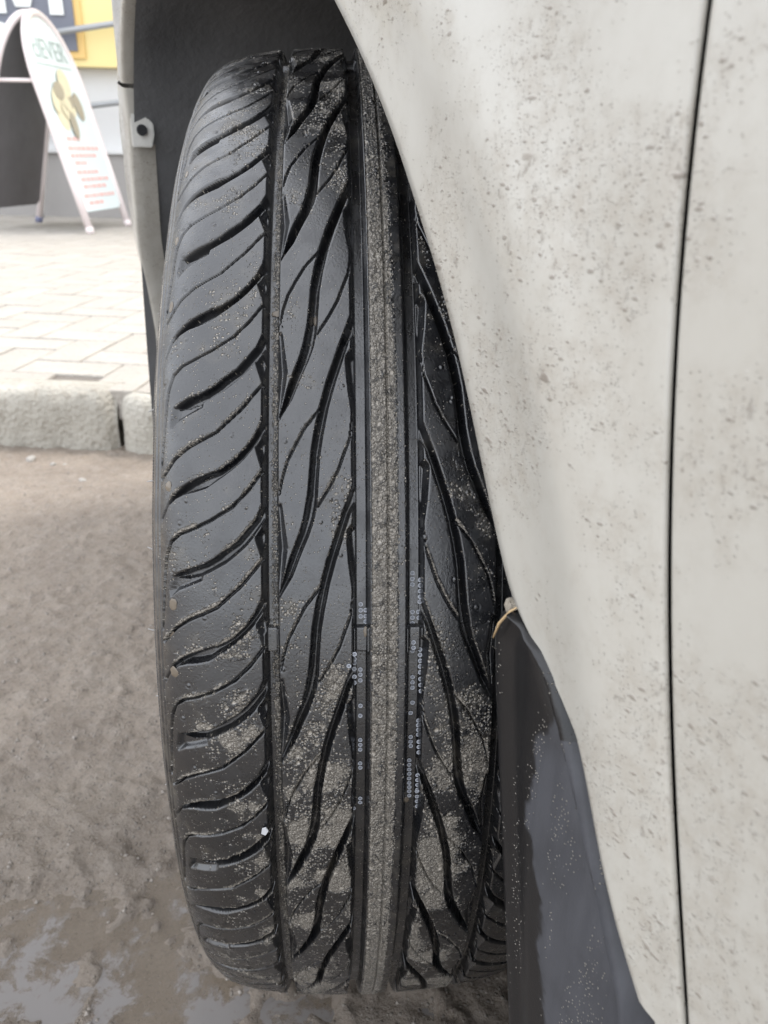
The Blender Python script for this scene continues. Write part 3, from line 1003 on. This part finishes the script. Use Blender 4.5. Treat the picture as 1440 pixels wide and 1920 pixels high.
# matching outer boundary of the fender: along the door gap, the top line, then the bumper seam
key_i = [0, .10, .17, .36, .52, .66, .80, .93, 1.0]
key_p = [(gap_s(.346), .3465), (gap_s(.375), .375), (gap_s(.42), .42), (gap_s(.53), .53), (gap_s(.70), .70), (gap_s(.84), .84), (.05, .85), (.50, .80), (.60, .66)]
ii = np.linspace(0, 1, NE)
O1 = np.stack([np.interp(ii, key_i, [p[0] for p in key_p]), np.interp(ii, key_i, [p[1] for p in key_p])], -1)
for k in range(NE):
    if O1[k, 0] < -.35 and O1[k, 1] < .839: O1[k, 0] = gap_s(O1[k, 1])
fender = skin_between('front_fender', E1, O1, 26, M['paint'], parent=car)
E2 = smooth_curve(EDGE_B, 90, 1, 3)
O2 = np.stack([np.interp(np.linspace(0, 1, 90), [0, .3, 1], [.602, .64, .64]), np.interp(np.linspace(0, 1, 90), [0, .3, 1], [.657, .58, .21])], -1)
E2[0] += (0.001, -.003); O2[0] += (0, -.003)
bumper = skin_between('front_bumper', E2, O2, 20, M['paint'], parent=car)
bumper['label'] = 'scuffed white bumper side with an empty screw hole'
# screw hole in the bumper flange: its shade is a black disc
bm = bmesh.new()
bmesh.ops.create_cone(bm, cap_ends=True, segments=20, radius1=.0046, radius2=.0040, depth=.004)
o = link('screw_hole', bm_done('screw_hole', bm), M['dark'], car)
o.location = (-.0885, .2462, .556)
o.rotation_euler = (math.pi / 2, 0, 0)
# tab around the hole
bm = bmesh.new()
pl = [(-.010, -.013), (.006, -.013), (.0085, -.004), (.0085, .005), (.002, .011), (-.010, .013)]
bm_prism(bm, pl, lambda p, d: (p[0], d, p[1]), .003)
bmesh.ops.bevel(bm, geom=list(bm.edges), offset=.0008, segments=2, affect='EDGES')
o = link('screw_tab', bm_done('screw_tab', bm), M['flange'], car)
o.location = (-.0870, .2470, .556)

# bumper nose, hood, engine-bay walls and floor: closes the front of the car
def front_shell():
    V_, n = [], 24
    s0 = .66
    for i in range(n):
        a = i / (n - 1) * math.pi / 2
        sy = .66 + .16 * math.sin(a); ox = offs(.66, .45) - .25 * (1 - math.cos(a))
        for z in (.21, .35, .50, .60, .66): V_.append((-ox, sy, z))
    for z in (.21, .35, .50, .60, .66): V_.append((1.2, .84, z))
    return mesh_np('nose_panel', np.array(V_), grid_quads(n + 1, 5))
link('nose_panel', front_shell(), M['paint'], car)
def hood():
    V_ = []
    ny, nx = 18, 12
    for i in range(ny):
        s = -.40 + (.84 + .40) * i / (ny - 1)
        for j in range(nx):
            x = -(offs(min(s, .66), .62) - .012) + 1.25 * j / (nx - 1)
            z = .855 + .05 * math.sin(min(1, j / 6) * math.pi / 2) - .20 * max(0, (s - .2) / .64) ** 2
            V_.append((x, s, z))
    return mesh_np('hood', np.array(V_), grid_quads(ny, nx))
link('hood', hood(), M['paint'], car)

# wheel-arch liner: follows the arch, then an inner wall
def liner():
    Ea = np.concatenate([[(-.37, .05), (-.36, .20)], smooth_curve([(-.345, .33), (-.335, .41)] + EDGE[10:] + EDGE_B[1:], 120, 3, 5), [(.315, .05)]])
    c = np.array([0.0, .33])
    V_ = []
    lays = [(.094, 1.012), (.080, 1.02), (.06, 1.045), (.02, 1.06), (-.05, 1.06), (-.13, 1.05), (-.19, 1.03), (-.215, .99), (-.225, .90), (-.225, .6), (-.225, .25), (-.225, .02)]
    for o_, k in lays:
        for e in Ea:
            p = c + (e - c) * k
            rib_ = .0022 * math.sin(p[0] * 90) * (1 if k > 1.04 else 0)
            V_.append((-o_, p[0] + rib_, max(p[1] + rib_, .03)))
    return mesh_np('wheel_arch_liner', np.array(V_), grid_quads(len(lays), len(Ea)))
link('wheel_arch_liner', liner(), M['liner'], car)

# underbody and inner side: unseen boxes added to block light and darken the gap
bm = bmesh.new()
bm_box(bm, .0, 1.5, -2.6, -.44, .17, .21)
bm_box(bm, .24, 1.5, -.44, .80, .17, .84)
bm_box(bm, -.0915, 1.4, -2.6, -.362, .350, .62)
bm_box(bm, -.060, 1.4, -2.6, -.345, .62, .94)
link('body_light_block', bm_done('body_light_block', bm), M['dark'], car)

# door panel behind the gap
def door():
    V_, ny, nx = [], 70, 44
    for i in range(ny):
        z = .306 + (.95 - .306) * i / (ny - 1)
        g = gap_s(z) - .0017
        for inn, back in ((.0080, 0), (.0010, 0), (.0003, .0004)):
            V_.append((-(offs(g - back, z) - inn), g - back, z))
        for j in range(nx):
            s = g - .0010 - (1.45) * (j / (nx - 1)) ** 2
            V_.append((-(offs(s, z) + .02 * (1 - math.exp(s + .46)) * 0), s, z))
    return mesh_np('front_door', np.array(V_), grid_quads(ny, nx + 3, True))
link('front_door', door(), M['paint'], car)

# sill under fender and door
bm = bmesh.new()
pts = [(-.4035, .3460), (-.4150, .30), (-.4330, .20), (-.4430, .12), (-2.4, .12), (-2.4, .301), (-.4370, .301), (-.4235, .3435)]
bm_prism(bm, pts, lambda p, d: (-(.0985 - d), p[0], p[1]), .05)
bmesh.ops.bevel(bm, geom=list(bm.edges), offset=.002, segments=2, affect='EDGES')
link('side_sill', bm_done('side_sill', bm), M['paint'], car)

# mud flap / splash guard
def flap():
    nv, nu = 150, 46
    left = [(-.3345, .4238), (-.3285, .4235), (-.3200, .4170), (-.3178, .4080), (-.3210, .390), (-.3293, .353), (-.3380, .313), (-.3480, .265), (-.362, .20), (-.377, .11)]
    right = [(-.3350, .4239), (-.3420, .4224), (-.3520, .4206), (-.3596, .4168), (-.3655, .4097), (-.3735, .3975), (-.3838, .3785), (-.4022, .3475), (-.420, .26), (-.440, .11)]
    t = np.linspace(0, 1, nv)
    zl = np.concatenate([np.linspace(0, 1, len(left))])
    def crv(P):
        P = np.array(P); k = np.linspace(0, 1, len(P))
        a = np.interp(t, k, P[:, 0]); b = np.interp(t, k, P[:, 1])
        for _ in range(3):
            a[1:-1] = (a[:-2] + 2 * a[1:-1] + a[2:]) / 4; b[1:-1] = (b[:-2] + 2 * b[1:-1] + b[2:]) / 4
        return np.stack([a, b], -1)
    Lc, Rc = crv(left), crv(right)
    V_, st = [], []
    for i in range(nv):
        wd = np.hypot(*(Rc[i] - Lc[i])) + 1e-6
        for j in range(nu):
            x = j / (nu - 1)
            p = Lc[i] * (1 - x) + Rc[i] * x
            dr = (1 - x) * wd; dl = x * wd
            o_ = .0968 - .0020 * math.exp(-((dr - .0150) / .0040) ** 2) + .0060 * math.exp(-((dr - .0080) / .0030) ** 2)
            o_ -= .003 * max(0, 1 - dr / .0012) ** 2 + .003 * max(0, 1 - dl / .0014) ** 2
            o_ -= .0012 * math.exp(-((dl - .011) / .005) ** 2)
            V_.append((-o_, p[0], p[1]))
            z = p[1]
            x0 = float(np.interp(z, [.10, .29, .313, .334, .345, .355, .366, .378, .386, .393, .399, .405], [.36, .34, .30, .36, .36, .31, .34, .43, .45, .56, .60, 1.3]))
            st.append(np.clip(.5 + (x - x0) * 2.6, 0, 1))
    nf = len(V_)
    for i in range(nv):                       # back face
        for j in range(nu):
            x = j / (nu - 1); p = Lc[i] * (1 - x) + Rc[i] * x
            V_.append((-.0930, p[0], p[1])); st.append(0)
    q = grid_quads(nv, nu, True)
    qb = grid_quads(nv, nu) + nf
    ed = []
    for i in range(nv - 1):
        a, b = i * nu, (i + 1) * nu
        ed.append((a, b, b + nf, a + nf))
        a, b = a + nu - 1, b + nu - 1
        ed.append((b, a, a + nf, b + nf))
    for j in range(nu - 1):
        a = (nv - 1) * nu + j
        ed.append((a, a + 1, a + 1 + nf, a + nf))
        ed.append((j + 1, j, j + nf, j + 1 + nf))
    me = mesh_np('mud_flap', np.array(V_), np.concatenate([q, qb, np.array(ed)]))
    at = me.attributes.new('stain', 'FLOAT', 'POINT')
    at.data.foreach_set('value', np.array(st, np.float32))
    return me
flap_o = link('mud_flap', flap(), M['flap'], car)

# clump of mud and a straw caught on the top of the flap
bm = bmesh.new()
for k in range(9):
    r = random.uniform(.0014, .0027)
    q = Vector((-.0950 + random.uniform(-.0015, .0015), -.3270 + random.uniform(-.0050, .0050), .4215 + random.uniform(-.002, .0015)))
    c0 = bmesh.ops.create_icosphere(bm, subdivisions=3, radius=r, matrix=Matrix.Translation(q))
    for v in c0['verts']:
        v.co += (v.co - q) * .5 * noise.noise(v.co * 900)
o = link('mud_clump', bm_done('mud_clump', bm, True), M['mud'])
o.matrix_world = Matrix.Rotation(22 * D2R, 4, 'Z')
tag(o, 'clump of dried mud lodged on top of the black mud flap', 'mud clump')
bm = bmesh.new()
bm_tube(bm, [(-.0985, -.3325, .4265), (-.0995, -.3290, .4225), (-.0995, -.3245, .4160), (-.0990, -.3215, .4090)], [.0002, .0004, .0005, .0003], 7)
o = link('straw', bm_done('straw', bm, True), M['straw'])
o.matrix_world = Matrix.Rotation(22 * D2R, 4, 'Z')
tag(o, 'short dry straw caught in the mud on top of the black flap', 'straw')

# ------------------------------------------------------------------ ground
KA = -6.0 * D2R
KO = Vector((-.50, .935, 0)); EK = Vector((math.cos(KA), math.sin(KA), 0)); EN = Vector((-math.sin(KA), math.cos(KA), 0))
def road():
    xs = np.concatenate([[-60, -12, -3, -1.3], np.arange(-.80, .30, .0036), [.6, 1.5, 4, 12, 60]])
    ys = np.concatenate([[-60, -12, -3, -.9], np.arange(-.34, 1.06, .0036), [1.3, 2.4]])
    X, Y = np.meshgrid(xs, ys)
    n1 = fbm(X, Y, 6, 501, 3); n2 = fbm(X, Y, 28, 531, 4); n3 = fbm(X, Y, 110, 561, 3)
    wet = np.clip(sstep(.14, -.06, Y) * 1.2, 0, 1)
    near = sstep(.5, .1, Y)
    Z = (n1 - .5) * .014 + (n2 - .5) * (.0050 + .0050 * near) + (n3 - .5) * .0042 + .0022 * sstep(.62, .78, fbm(X, Y, 70, 577, 2))
    Z = Z - .002
    Z += .011 * sstep(-.12, .02, Y + .10 * (fbm(X, Y, 9, 611, 2) - .5)) - .0055
    lump = sstep(.56, .70, fbm(X, Y, 42, 633, 3)) * sstep(.02, -.08, Y)
    # the road dips into a puddle by the tyre, and is pressed flat under it
    dip = np.exp(-((X + .16) / .26) ** 2 - ((Y + .16) / .10) ** 2)
    Z -= .0055 * dip
    Z += .0065 * lump
    foot = np.exp(-(np.maximum(np.abs(X) - .09, 0) / .03) ** 2 - (np.maximum(np.abs(Y) - .07, 0) / .03) ** 2)
    Z = Z * (1 - foot) - .001 * foot
    far = (np.abs(X) > 1.2) | (Y < -.6)
    Z = np.where(far, 0.004, Z)
    # everything beyond the kerb line drops under the pavement
    kd = (X - KO.x) * EN.x + (Y - KO.y) * EN.y
    Z = np.where(kd > .05, -.06, Z)
    me = mesh_np('road', np.stack([X, Y, Z], -1).reshape(-1, 3), grid_quads(len(ys), len(xs)))
    at = me.attributes.new('wet', 'FLOAT', 'POINT')
    at.data.foreach_set('value', np.ascontiguousarray(np.clip(wet + dip + lump, 0, 1).ravel(), np.float32))
    return me
tag(link('road', road(), M['road']), kind='structure')

def puddle():
    nx, ny = 90, 60
    X, Y = np.meshgrid(np.linspace(-.60, .22, nx), np.linspace(-.36, .10, ny))
    return mesh_np('puddle_water', np.stack([X, Y, np.full_like(X, -.0085)], -1).reshape(-1, 3), grid_quads(ny, nx))
tag(link('puddle_water', puddle(), M['water']), kind='structure')

# kerb stones
kerb = empty('kerb', KO, KA)
tag(kerb, kind='structure')
def kerb_stone(L, seed):
    nx, prof = 150, [(0, -.05), (0, .015), (.001, .05), (.003, .086), (.009, .106), (.020, .116), (.038, .1195), (.058, .120), (.074, .119), (.076, .08), (.076, -.05)]
    V_ = []
    for i in range(nx):
        x = i / (nx - 1) * L
        e = min(x, L - x)
        for j, (y, z) in enumerate(prof):
            k = noise.noise(Vector((x * 9 + seed * 7, z * 9, seed))) * .009 + noise.noise(Vector((x * 38, z * 38 + seed, seed * 3))) * .006 + noise.noise(Vector((x * 90, z * 90 + seed, seed * 2))) * .003
            rnd = .018 * max(0, 1 - e / .03) ** 2
            edge = 1.0 if j < 8 else .2
            zz = z + (noise.noise(Vector((x * 12 + seed, y * 20, 5))) * .006 - rnd * .6 * (z > .06)) * edge
            if z < 0: zz = z
            V_.append((x, y + (k + rnd) * edge, zz))
    P = len(prof)
    q = grid_quads(nx, P, True)
    V_ = np.array(V_)
    caps = []
    for b in (0, (nx - 1) * P):
        for j in range(P // 2 - 1 + 1):
            a, c = b + j, b + P - 1 - j
            if j + 1 < P - 2 - j: caps.append((a, a + 1, c - 1, c))
    return mesh_np('kerb_stone', V_, np.concatenate([q, np.array(caps)]))
x = .079 - 2 * 1.012
for k in range(5):
    o = link('kerb_stone', kerb_stone(1.0, k + 1), M['kerb'], kerb)
    o.location = (x, .0 + (.012 if k % 2 else 0), -.006 * (k == 2))
    x += 1.012

# pavement: bedding plus individual paving blocks in herringbone
PA = -9.5 * D2R
pav = empty('pavement', KO, PA)
tag(pav, kind='structure')
bm = bmesh.new()
bm_box(bm, -30, 30, .070, 30, -.05, .109)
link('bedding', bm_done('bedding', bm), M['joint'], pav)
def paver_mesh(seed):
    bm = bmesh.new()
    bm_box(bm, -.0975, .0975, -.0475, .0475, -.06, 0.0, .004, 2)
    r_ = random.Random(seed)
    for v in bm.verts:
        if v.co.z > -.01: v.co.z += r_.uniform(-.0008, .0008)
    return bm_done('paver', bm, False)
PM = [paver_mesh(k) for k in range(6)]
placed = 0
S_ = .1
todo = []
for j in range(0, 75):
    for i in range(-40, 30):
        m4 = (i - j) % 4
        if m4 == 0: todo.append(((i + 1) * S_, (j + .5) * S_, 0, i, j))        # horizontal block over cells i, i+1
        elif m4 == 3: todo.append(((i + .5) * S_, (j + 1.0) * S_, 1, i, j))     # upright block over rows j, j+1
vis, rest = [], []
for (x, y, rot, i, j) in todo:
    yy = y - .06
    # distance-dependent strip that the photograph shows beside the car
    wx = KO + Vector((math.cos(PA) * x - math.sin(PA) * yy, math.sin(PA) * x + math.cos(PA) * yy, 0))
    kd = (wx - KO).dot(EN)
    if kd < .045: continue
    dx, dy = wx.x - CAMLOC.x, wx.y - CAMLOC.y
    ang = dx / max(dy, .1)
    (vis if (-.50 < ang < -.20 and yy < 4.8) else rest).append((x, yy, rot))
vis.sort(key=lambda q: q[1])
rest += vis[298:]
for (x, y, rot) in vis[:298]:
    o = link('paver', random.choice(PM), M['paver'], pav)
    o.location = (x, y, .116 + random.uniform(-.0012, .0012))
    o.rotation_euler = (random.uniform(-.006, .006), random.uniform(-.006, .006), rot * math.pi / 2 + random.uniform(-.006, .006))
# the pavers beyond that limit, joined
bm = bmesh.new()
for (x, y, rot) in rest:
    hx, hy = (.0975, .0475) if rot == 0 else (.0475, .0975)
    z = .116 + random.uniform(-.0012, .0012)
    vs = [bm.verts.new(p) for p in ((x - hx, y - hy, z), (x + hx, y - hy, z), (x + hx, y + hy, z), (x - hx, y + hy, z),
                                    (x - hx, y - hy, .09), (x + hx, y - hy, .09), (x + hx, y + hy, .09), (x - hx, y + hy, .09))]
    bm.faces.new(vs[:4])
    for k in range(4): bm.faces.new((vs[k], vs[(k + 1) % 4], vs[4 + (k + 1) % 4], vs[4 + k]))
o = link('distant_pavers', bm_done('distant_pavers', bm), M['paver'], pav)
tag(o, kind='stuff')

# loose grit on the road
def grit():
    rg = np.random.default_rng(77)
    base = np.array([(1, 0, 0), (-1, 0, 0), (0, 1, 0), (0, -1, 0), (0, 0, 1), (0, 0, -.6)], float)
    fc = np.array([(0, 2, 4), (2, 1, 4), (1, 3, 4), (3, 0, 4), (2, 0, 5), (1, 2, 5), (3, 1, 5), (0, 3, 5)])
    me_r = bpy.data.objects['road'].data
    co = np.empty(len(me_r.vertices) * 3, np.float32); me_r.vertices.foreach_get('co', co); co = co.reshape(-1, 3)
    ok = np.where((co[:, 0] > -.75) & (co[:, 0] < .1) & (co[:, 1] > -.25) & (co[:, 1] < .93) & (co[:, 2] > -.02))[0]
    V_, F_ = [], []
    for k, i in enumerate(rg.choice(ok, 3600, replace=False)):
        p = co[i]
        r = .0006 + .0020 * rg.random() ** 4
        if abs(p[0]) < .10 and abs(p[1]) < .12: continue
        v = base * r * rg.uniform(.6, 1.3, (6, 3))
        a = rg.uniform(0, 6.28)
        x, y = v[:, 0] * math.cos(a) - v[:, 1] * math.sin(a), v[:, 0] * math.sin(a) + v[:, 1] * math.cos(a)
        V_.append(np.stack([x + p[0], y + p[1], v[:, 2] + p[2] + r * .25], -1)); F_.append(fc + 6 * (len(V_) - 1))
    return mesh_np('road_grit', np.concatenate(V_), np.concatenate(F_), False)
M['grit'] = mat_simple('road_grit', (.27, .24, .21), .6, .5, 300)
tag(link('road_grit', grit(), M['grit']), 'fine loose grit scattered over the muddy road', 'grit', kind='stuff')

# pebbles on the road below the kerb
PEB = [(-.458, .789, .008, 'small round grey pebble lying alone on the road short of the kerb'),
       (-.582, .893, .011, 'largest pale stone chip against the foot of the kerb'),
       (-.534, .870, .006, 'small white stone chip just right of the largest chip by the kerb'),
       (-.512, .866, .005, 'tiny white stone chip on the road, third in the row below the kerb'),
       (-.640, .885, .006, 'small pale stone chip on the road, leftmost below the kerb'),
       (-.364, .668, .004, 'tiny pale pebble on the road close beside the tyre'),
       (-.431, .552, .004, 'tiny dark pebble on bare road halfway from tyre to kerb')]
for k, (x, y, r, lab) in enumerate(PEB):
    o = link('pebble', blob_mesh('pebble', k + 30, 2, .3), M['pebble'])
    o.location = (x, y, r * .25)
    o.scale = (r, r * .8, r * .55)
    o.rotation_euler = (.2, .1, k * 1.3)
    tag(o, lab, 'stone chip', 'stone chips on the road')

# ------------------------------------------------------------------ sandwich board
PZ = .112
M['frame'] = mat_simple('pinkish_white_frame', (.74, .66, .645), .45, .06, 8)
M['panel'] = mat_simple('pale_poster', (.66, .73, .72), .55, .05, 4)
M['panel_back'] = mat_simple('shaded_board_back', (.13, .122, .125), .6, .2, 6)  # back board's inner face, its shade put into a dark colour
M['ink'] = mat_simple('grey_green_ink', (.36, .43, .41), .6, .1, 10)
M['red_ink'] = mat_simple('faded_red_ink', (.74, .46, .42), .6, .1, 10)
M['cream'] = mat_simple('cream_print', (.66, .60, .42), .6, .12, 18)
M['brown'] = mat_simple('brown_print', (.36, .32, .24), .6, .12, 18)
M['foot'] = mat_simple('blue_foot', (.16, .17, .26), .6, .1, 20)

sign = empty('sandwich_board', (-1.52, 4.30, PZ))
tag(sign, 'white rounded sandwich board with a pale food poster standing on the pavement', 'sign')
def W2L(p): return Vector(p) - Vector((-1.52, 4.30, PZ))
def board(fa, fb, ta, tb, outward_print, dark):
    """fa, fb: the two feet; ta, tb: the top corners straight above them along the slope"""
    fa, fb, ta, tb = [W2L(p) for p in (fa, fb, ta, tb)]
    ex = (fb - fa); Wd = ex.length; ex.normalize()
    ey = ((ta + tb) - (fa + fb)) * .5; H = ey.length; ey.normalize()
    nz = ex.cross(ey).normalized()
    F = lambda p, d=0.0: fa + ex * p[0] + ey * p[1] + nz * d
    r = Wd / 2
    ra = r * 1.35
    arc = [(r - r * math.cos(a), H - ra + ra * math.sin(a)) for a in np.linspace(0, math.pi, 29)]
    path = [(0, .0), (0, H * .25), (0, H * .5)] + arc + [(Wd, H * .5), (Wd, H * .25), (Wd, 0)]
    bm = bmesh.new()
    bm_tube(bm, [F(p) for p in path], .019, 10)
    fr = link('frame', bm_done('frame', bm, True), M['frame'], sign)
    ins = .012; bot = .095
    inner = [(ins + .03, bot), (ins, bot + .03)] + [(r - (r - ins) * math.cos(a), H - ra + (ra - ins) * math.sin(a)) for a in np.linspace(0, math.pi, 29)] + [(Wd - ins, bot + .03), (Wd - ins - .03, bot)]
    bm = bmesh.new()
    bm_prism(bm, inner, lambda p, d: F(p, d - .004), .008)
    pn = link('poster_panel' if not dark else 'back_panel', bm_done('panel', bm), M['panel'] if not dark else M['panel_back'], sign)
    for q in (0, Wd):
        bm = bmesh.new()
        c = F((q, .0))
        bm_tube(bm, [c - ey * .012, c + ey * .02], .021, 10)
        link('foot', bm_done('foot', bm, True), M['foot'] if dark else M['frame'], sign)
    return F, Wd, H, ex, ey, nz, pn

P1A, P1B = Vector((-1.270, 3.935, PZ + .016)), Vector((-1.190, 4.435, PZ + .016))
T1A, T1B = Vector((-1.535, 3.985, 1.140)), Vector((-1.455, 4.485, 1.140))
F1, Wd, H1, ex, ey, nz, pn = board(P1A, P1B, T1A, T1B, True, False)
P2A, P2B = Vector((-1.850, 4.080, PZ + .016)), Vector((-1.735, 4.564, PZ + .016))
T2A, T2B = Vector((-1.590, 4.020, 1.140)), Vector((-1.480, 4.510, 1.140))
F2, *_ = board(P2A, P2B, T2A, T2B, False, True)
bm = bmesh.new()
bm_tube(bm, [F1((0, .72)), F2((0, .72))], .009, 8)
link('spreader_bar', bm_done('spreader_bar', bm, True), M['frame'], sign)
# which way is the printed side?
sgn = 1 if nz.dot(Vector((1, 0, .2))) > 0 else -1
LIFT = .0052 * sgn
def flat_poly(name, poly, mat, lift=0.0, parent=None):
    bm = bmesh.new()
    bm_prism(bm, poly, lambda p, d: F1(p, LIFT + sgn * (lift + d)), .0006)
    return link(name, bm_done(name, bm), mat, parent or sign)
mir = (lambda x: x) if ex.cross(ey).dot(Vector((1, 0, .2))) > 0 else (lambda x: Wd - x)
def text_on(name, body, x, y, size, mat, sx=1.0):
    cu = bpy.data.curves.new(name, 'FONT')
    cu.body = body; cu.size = size; cu.align_x = 'CENTER'; cu.extrude = .0004
    o = bpy.data.objects.new(name, cu); COL.objects.link(o); o.parent = sign
    cu.materials.append(mat)
    X_ = ex if sgn > 0 else -ex
    Z_ = X_.cross(ey).normalized()
    c = F1((x, y), LIFT + sgn * .001)
    o.matrix_local = Matrix(((X_.x * sx, ey.x, Z_.x, c.x), (X_.y * sx, ey.y, Z_.y, c.y), (X_.z * sx, ey.z, Z_.z, c.z), (0, 0, 0, 1)))
    bpy.context.view_layer.update()
    me = bpy.data.meshes.new_from_object(o.evaluated_get(bpy.context.evaluated_depsgraph_get()))
    o2 = bpy.data.objects.new(name, me); COL.objects.link(o2); o2.parent = sign; o2.matrix_local = o.matrix_local.copy()
    bpy.data.objects.remove(o)
    return o2
cx = Wd / 2
text_on('logo_lettering', 'clEVER', cx, H1 * .795, .135, M['ink'], .92)
flat_poly('logo_line', [(cx - .19, H1 * .765), (cx + .19, H1 * .765), (cx + .19, H1 * .770), (cx - .19, H1 * .770)], M['ink'])
rr_ = random.Random(5)
for k in range(16):                          # cluster of pale food on the poster
    a = rr_.uniform(0, 2 * math.pi); d = rr_.uniform(0, .13)
    px, py = cx - .02 + d * math.cos(a) * 1.2, H1 * .60 + d * math.sin(a)
    rx, ry = rr_.uniform(.035, .06), rr_.uniform(.04, .07)
    tl = rr_.uniform(-.6, .6)
    poly = [(px + rx * math.cos(t) * math.cos(tl) - ry * math.sin(t) * math.sin(tl), py + rx * math.cos(t) * math.sin(tl) + ry * math.sin(t) * math.cos(tl)) for t in np.linspace(0, 2 * math.pi, 18, endpoint=False)]
    flat_poly('printed_blob', poly, M['brown'] if k in (2, 6, 9, 12, 15) else M['cream'], .0007 * k)
yy = H1 * .425
for k, (x0, x1) in enumerate([(.10, .28), (.08, .44), (.08, .42), (.10, .26), (.08, .34), (.10, .45), (.10, .40), (.07, .45), (.10, .28)]):
    x = x0
    while x < x1 - .03:
        w_ = rr_.uniform(.02, .06)
        flat_poly('printed_line', [(x, yy), (min(x + w_, x1), yy), (min(x + w_, x1), yy + .018), (x, yy + .018)], M['red_ink'])
        x += w_ + .012
    yy -= .036 if k % 3 else .046

# ------------------------------------------------------------------ shop front
WY = .42
shop = empty('shop_building', (-1.49, 5.05, PZ), KA * .4)
tag(shop, 'pale grey shop front wall with a darker plinth behind the sandwich board', 'building')
M['wall'] = mat_simple('pale_render', (.66, .66, .65), .85, .06, 3, .002, 60)
M['plinth'] = mat_simple('grey_plinth', (.34, .325, .31), .8, .12, 5, .002, 60)
M['yellow'] = mat_simple('yellow_sign_board', (.80, .66, .30), .45, .06, 3)
M['navy'] = mat_simple('dark_navy_board', (.155, .165, .20), .4, .12, 4)
M['letter'] = mat_simple('white_letter', (.78, .80, .78), .5, .04, 6)
M['orange'] = mat_simple('orange_trim', (.74, .50, .18), .5, .08, 6)
M['steel'] = mat_simple('galvanised_pipe', (.36, .37, .38), .45, .1, 12, metallic=.3)
bm = bmesh.new(); bm_box(bm, -9, 9, 0, .3, .40, 4.2); link('wall', bm_done('wall', bm), M['wall'], shop)
bm = bmesh.new(); bm_box(bm, -9, 9, -.05, .3, -.1, .375); link('plinth', bm_done('plinth', bm), M['plinth'], shop)
bm = bmesh.new(); bm_box(bm, -9, 9, -.075, .3, .377, .405, .006); link('ledge', bm_done('ledge', bm), M['wall'], shop)
bm = bmesh.new(); bm_box(bm, -.245, -.165, -.03, -.002, .46, .72, .004); link('drain_pipe', bm_done('drain_pipe', bm), M['navy'], shop)

fas = empty('shop_sign', (-1.49, 5.05, PZ), KA * .4)
tag(fas, 'yellow shop sign with a dark navy inset and big white letters', 'sign')
bm = bmesh.new(); bm_box(bm, -3.2, 2.2, -.10, -.004, .852, 2.0, .004); link('board', bm_done('board', bm), M['yellow'], fas)
bm = bmesh.new(); bm_box(bm, -2.9, .045, -.116, -.102, .893, 1.95); link('inset_trim', bm_done('inset_trim', bm), M['orange'], fas)
bm = bmesh.new(); bm_box(bm, -2.85, .005, -.128, -.118, .930, 1.91); link('inset_panel', bm_done('inset_panel', bm), M['navy'], fas)
def stroke(poly):
    bm = bmesh.new()
    bm_prism(bm, poly, lambda p, d: (p[0], -.130 - d, p[1]), .012)
    link('letter', bm_done('letter', bm), M['letter'], fas)
zt = 1.46
stroke([(-.47, 1.108), (-.372, 1.108), (-.372, zt), (-.47, zt)])
stroke([(-.315, 1.142), (-.232, 1.142), (-.12, zt), (-.20, zt), (-.272, 1.27), (-.345, zt), (-.43, zt)])
stroke([(-.124, 1.108), (-.046, 1.108), (-.046, zt), (-.124, zt)])
bm = bmesh.new()
bmesh.ops.create_cone(bm, cap_ends=True, segments=28, radius1=.045, radius2=.045, depth=.012, matrix=Matrix.Translation((-.42, -.137, 1.02)) @ Matrix.Rotation(math.pi / 2, 4, 'X'))
bmesh.ops.create_cone(bm, cap_ends=True, segments=28, radius1=.024, radius2=.024, depth=.016, matrix=Matrix.Translation((-.42, -.137, 1.02)) @ Matrix.Rotation(math.pi / 2, 4, 'X'))
link('emblem_ring', bm_done('emblem_ring', bm), M['letter'], fas)

rail = empty('handrail', (-1.49, 4.86, PZ))
tag(rail, 'grey metal handrail with two sloping bars in front of the shop wall', 'railing')
for nm, z0, z1 in (('top_rail', 1.02, 1.075), ('lower_rail', .632, .672)):
    bm = bmesh.new()
    bm_tube(bm, [(-.30, 0, z0 - .04), (.28, 0, z1), (1.2, 0, z1 + .10)], .017, 10)
    link(nm, bm_done(nm, bm, True), M['steel'], rail)
for x in (-.33, 1.15):
    bm = bmesh.new(); bm_tube(bm, [(x, 0, 0), (x, 0, 1.0 + .1 * (x > 0))], .019, 10)
    link('post', bm_done('post', bm, True), M['steel'], rail)
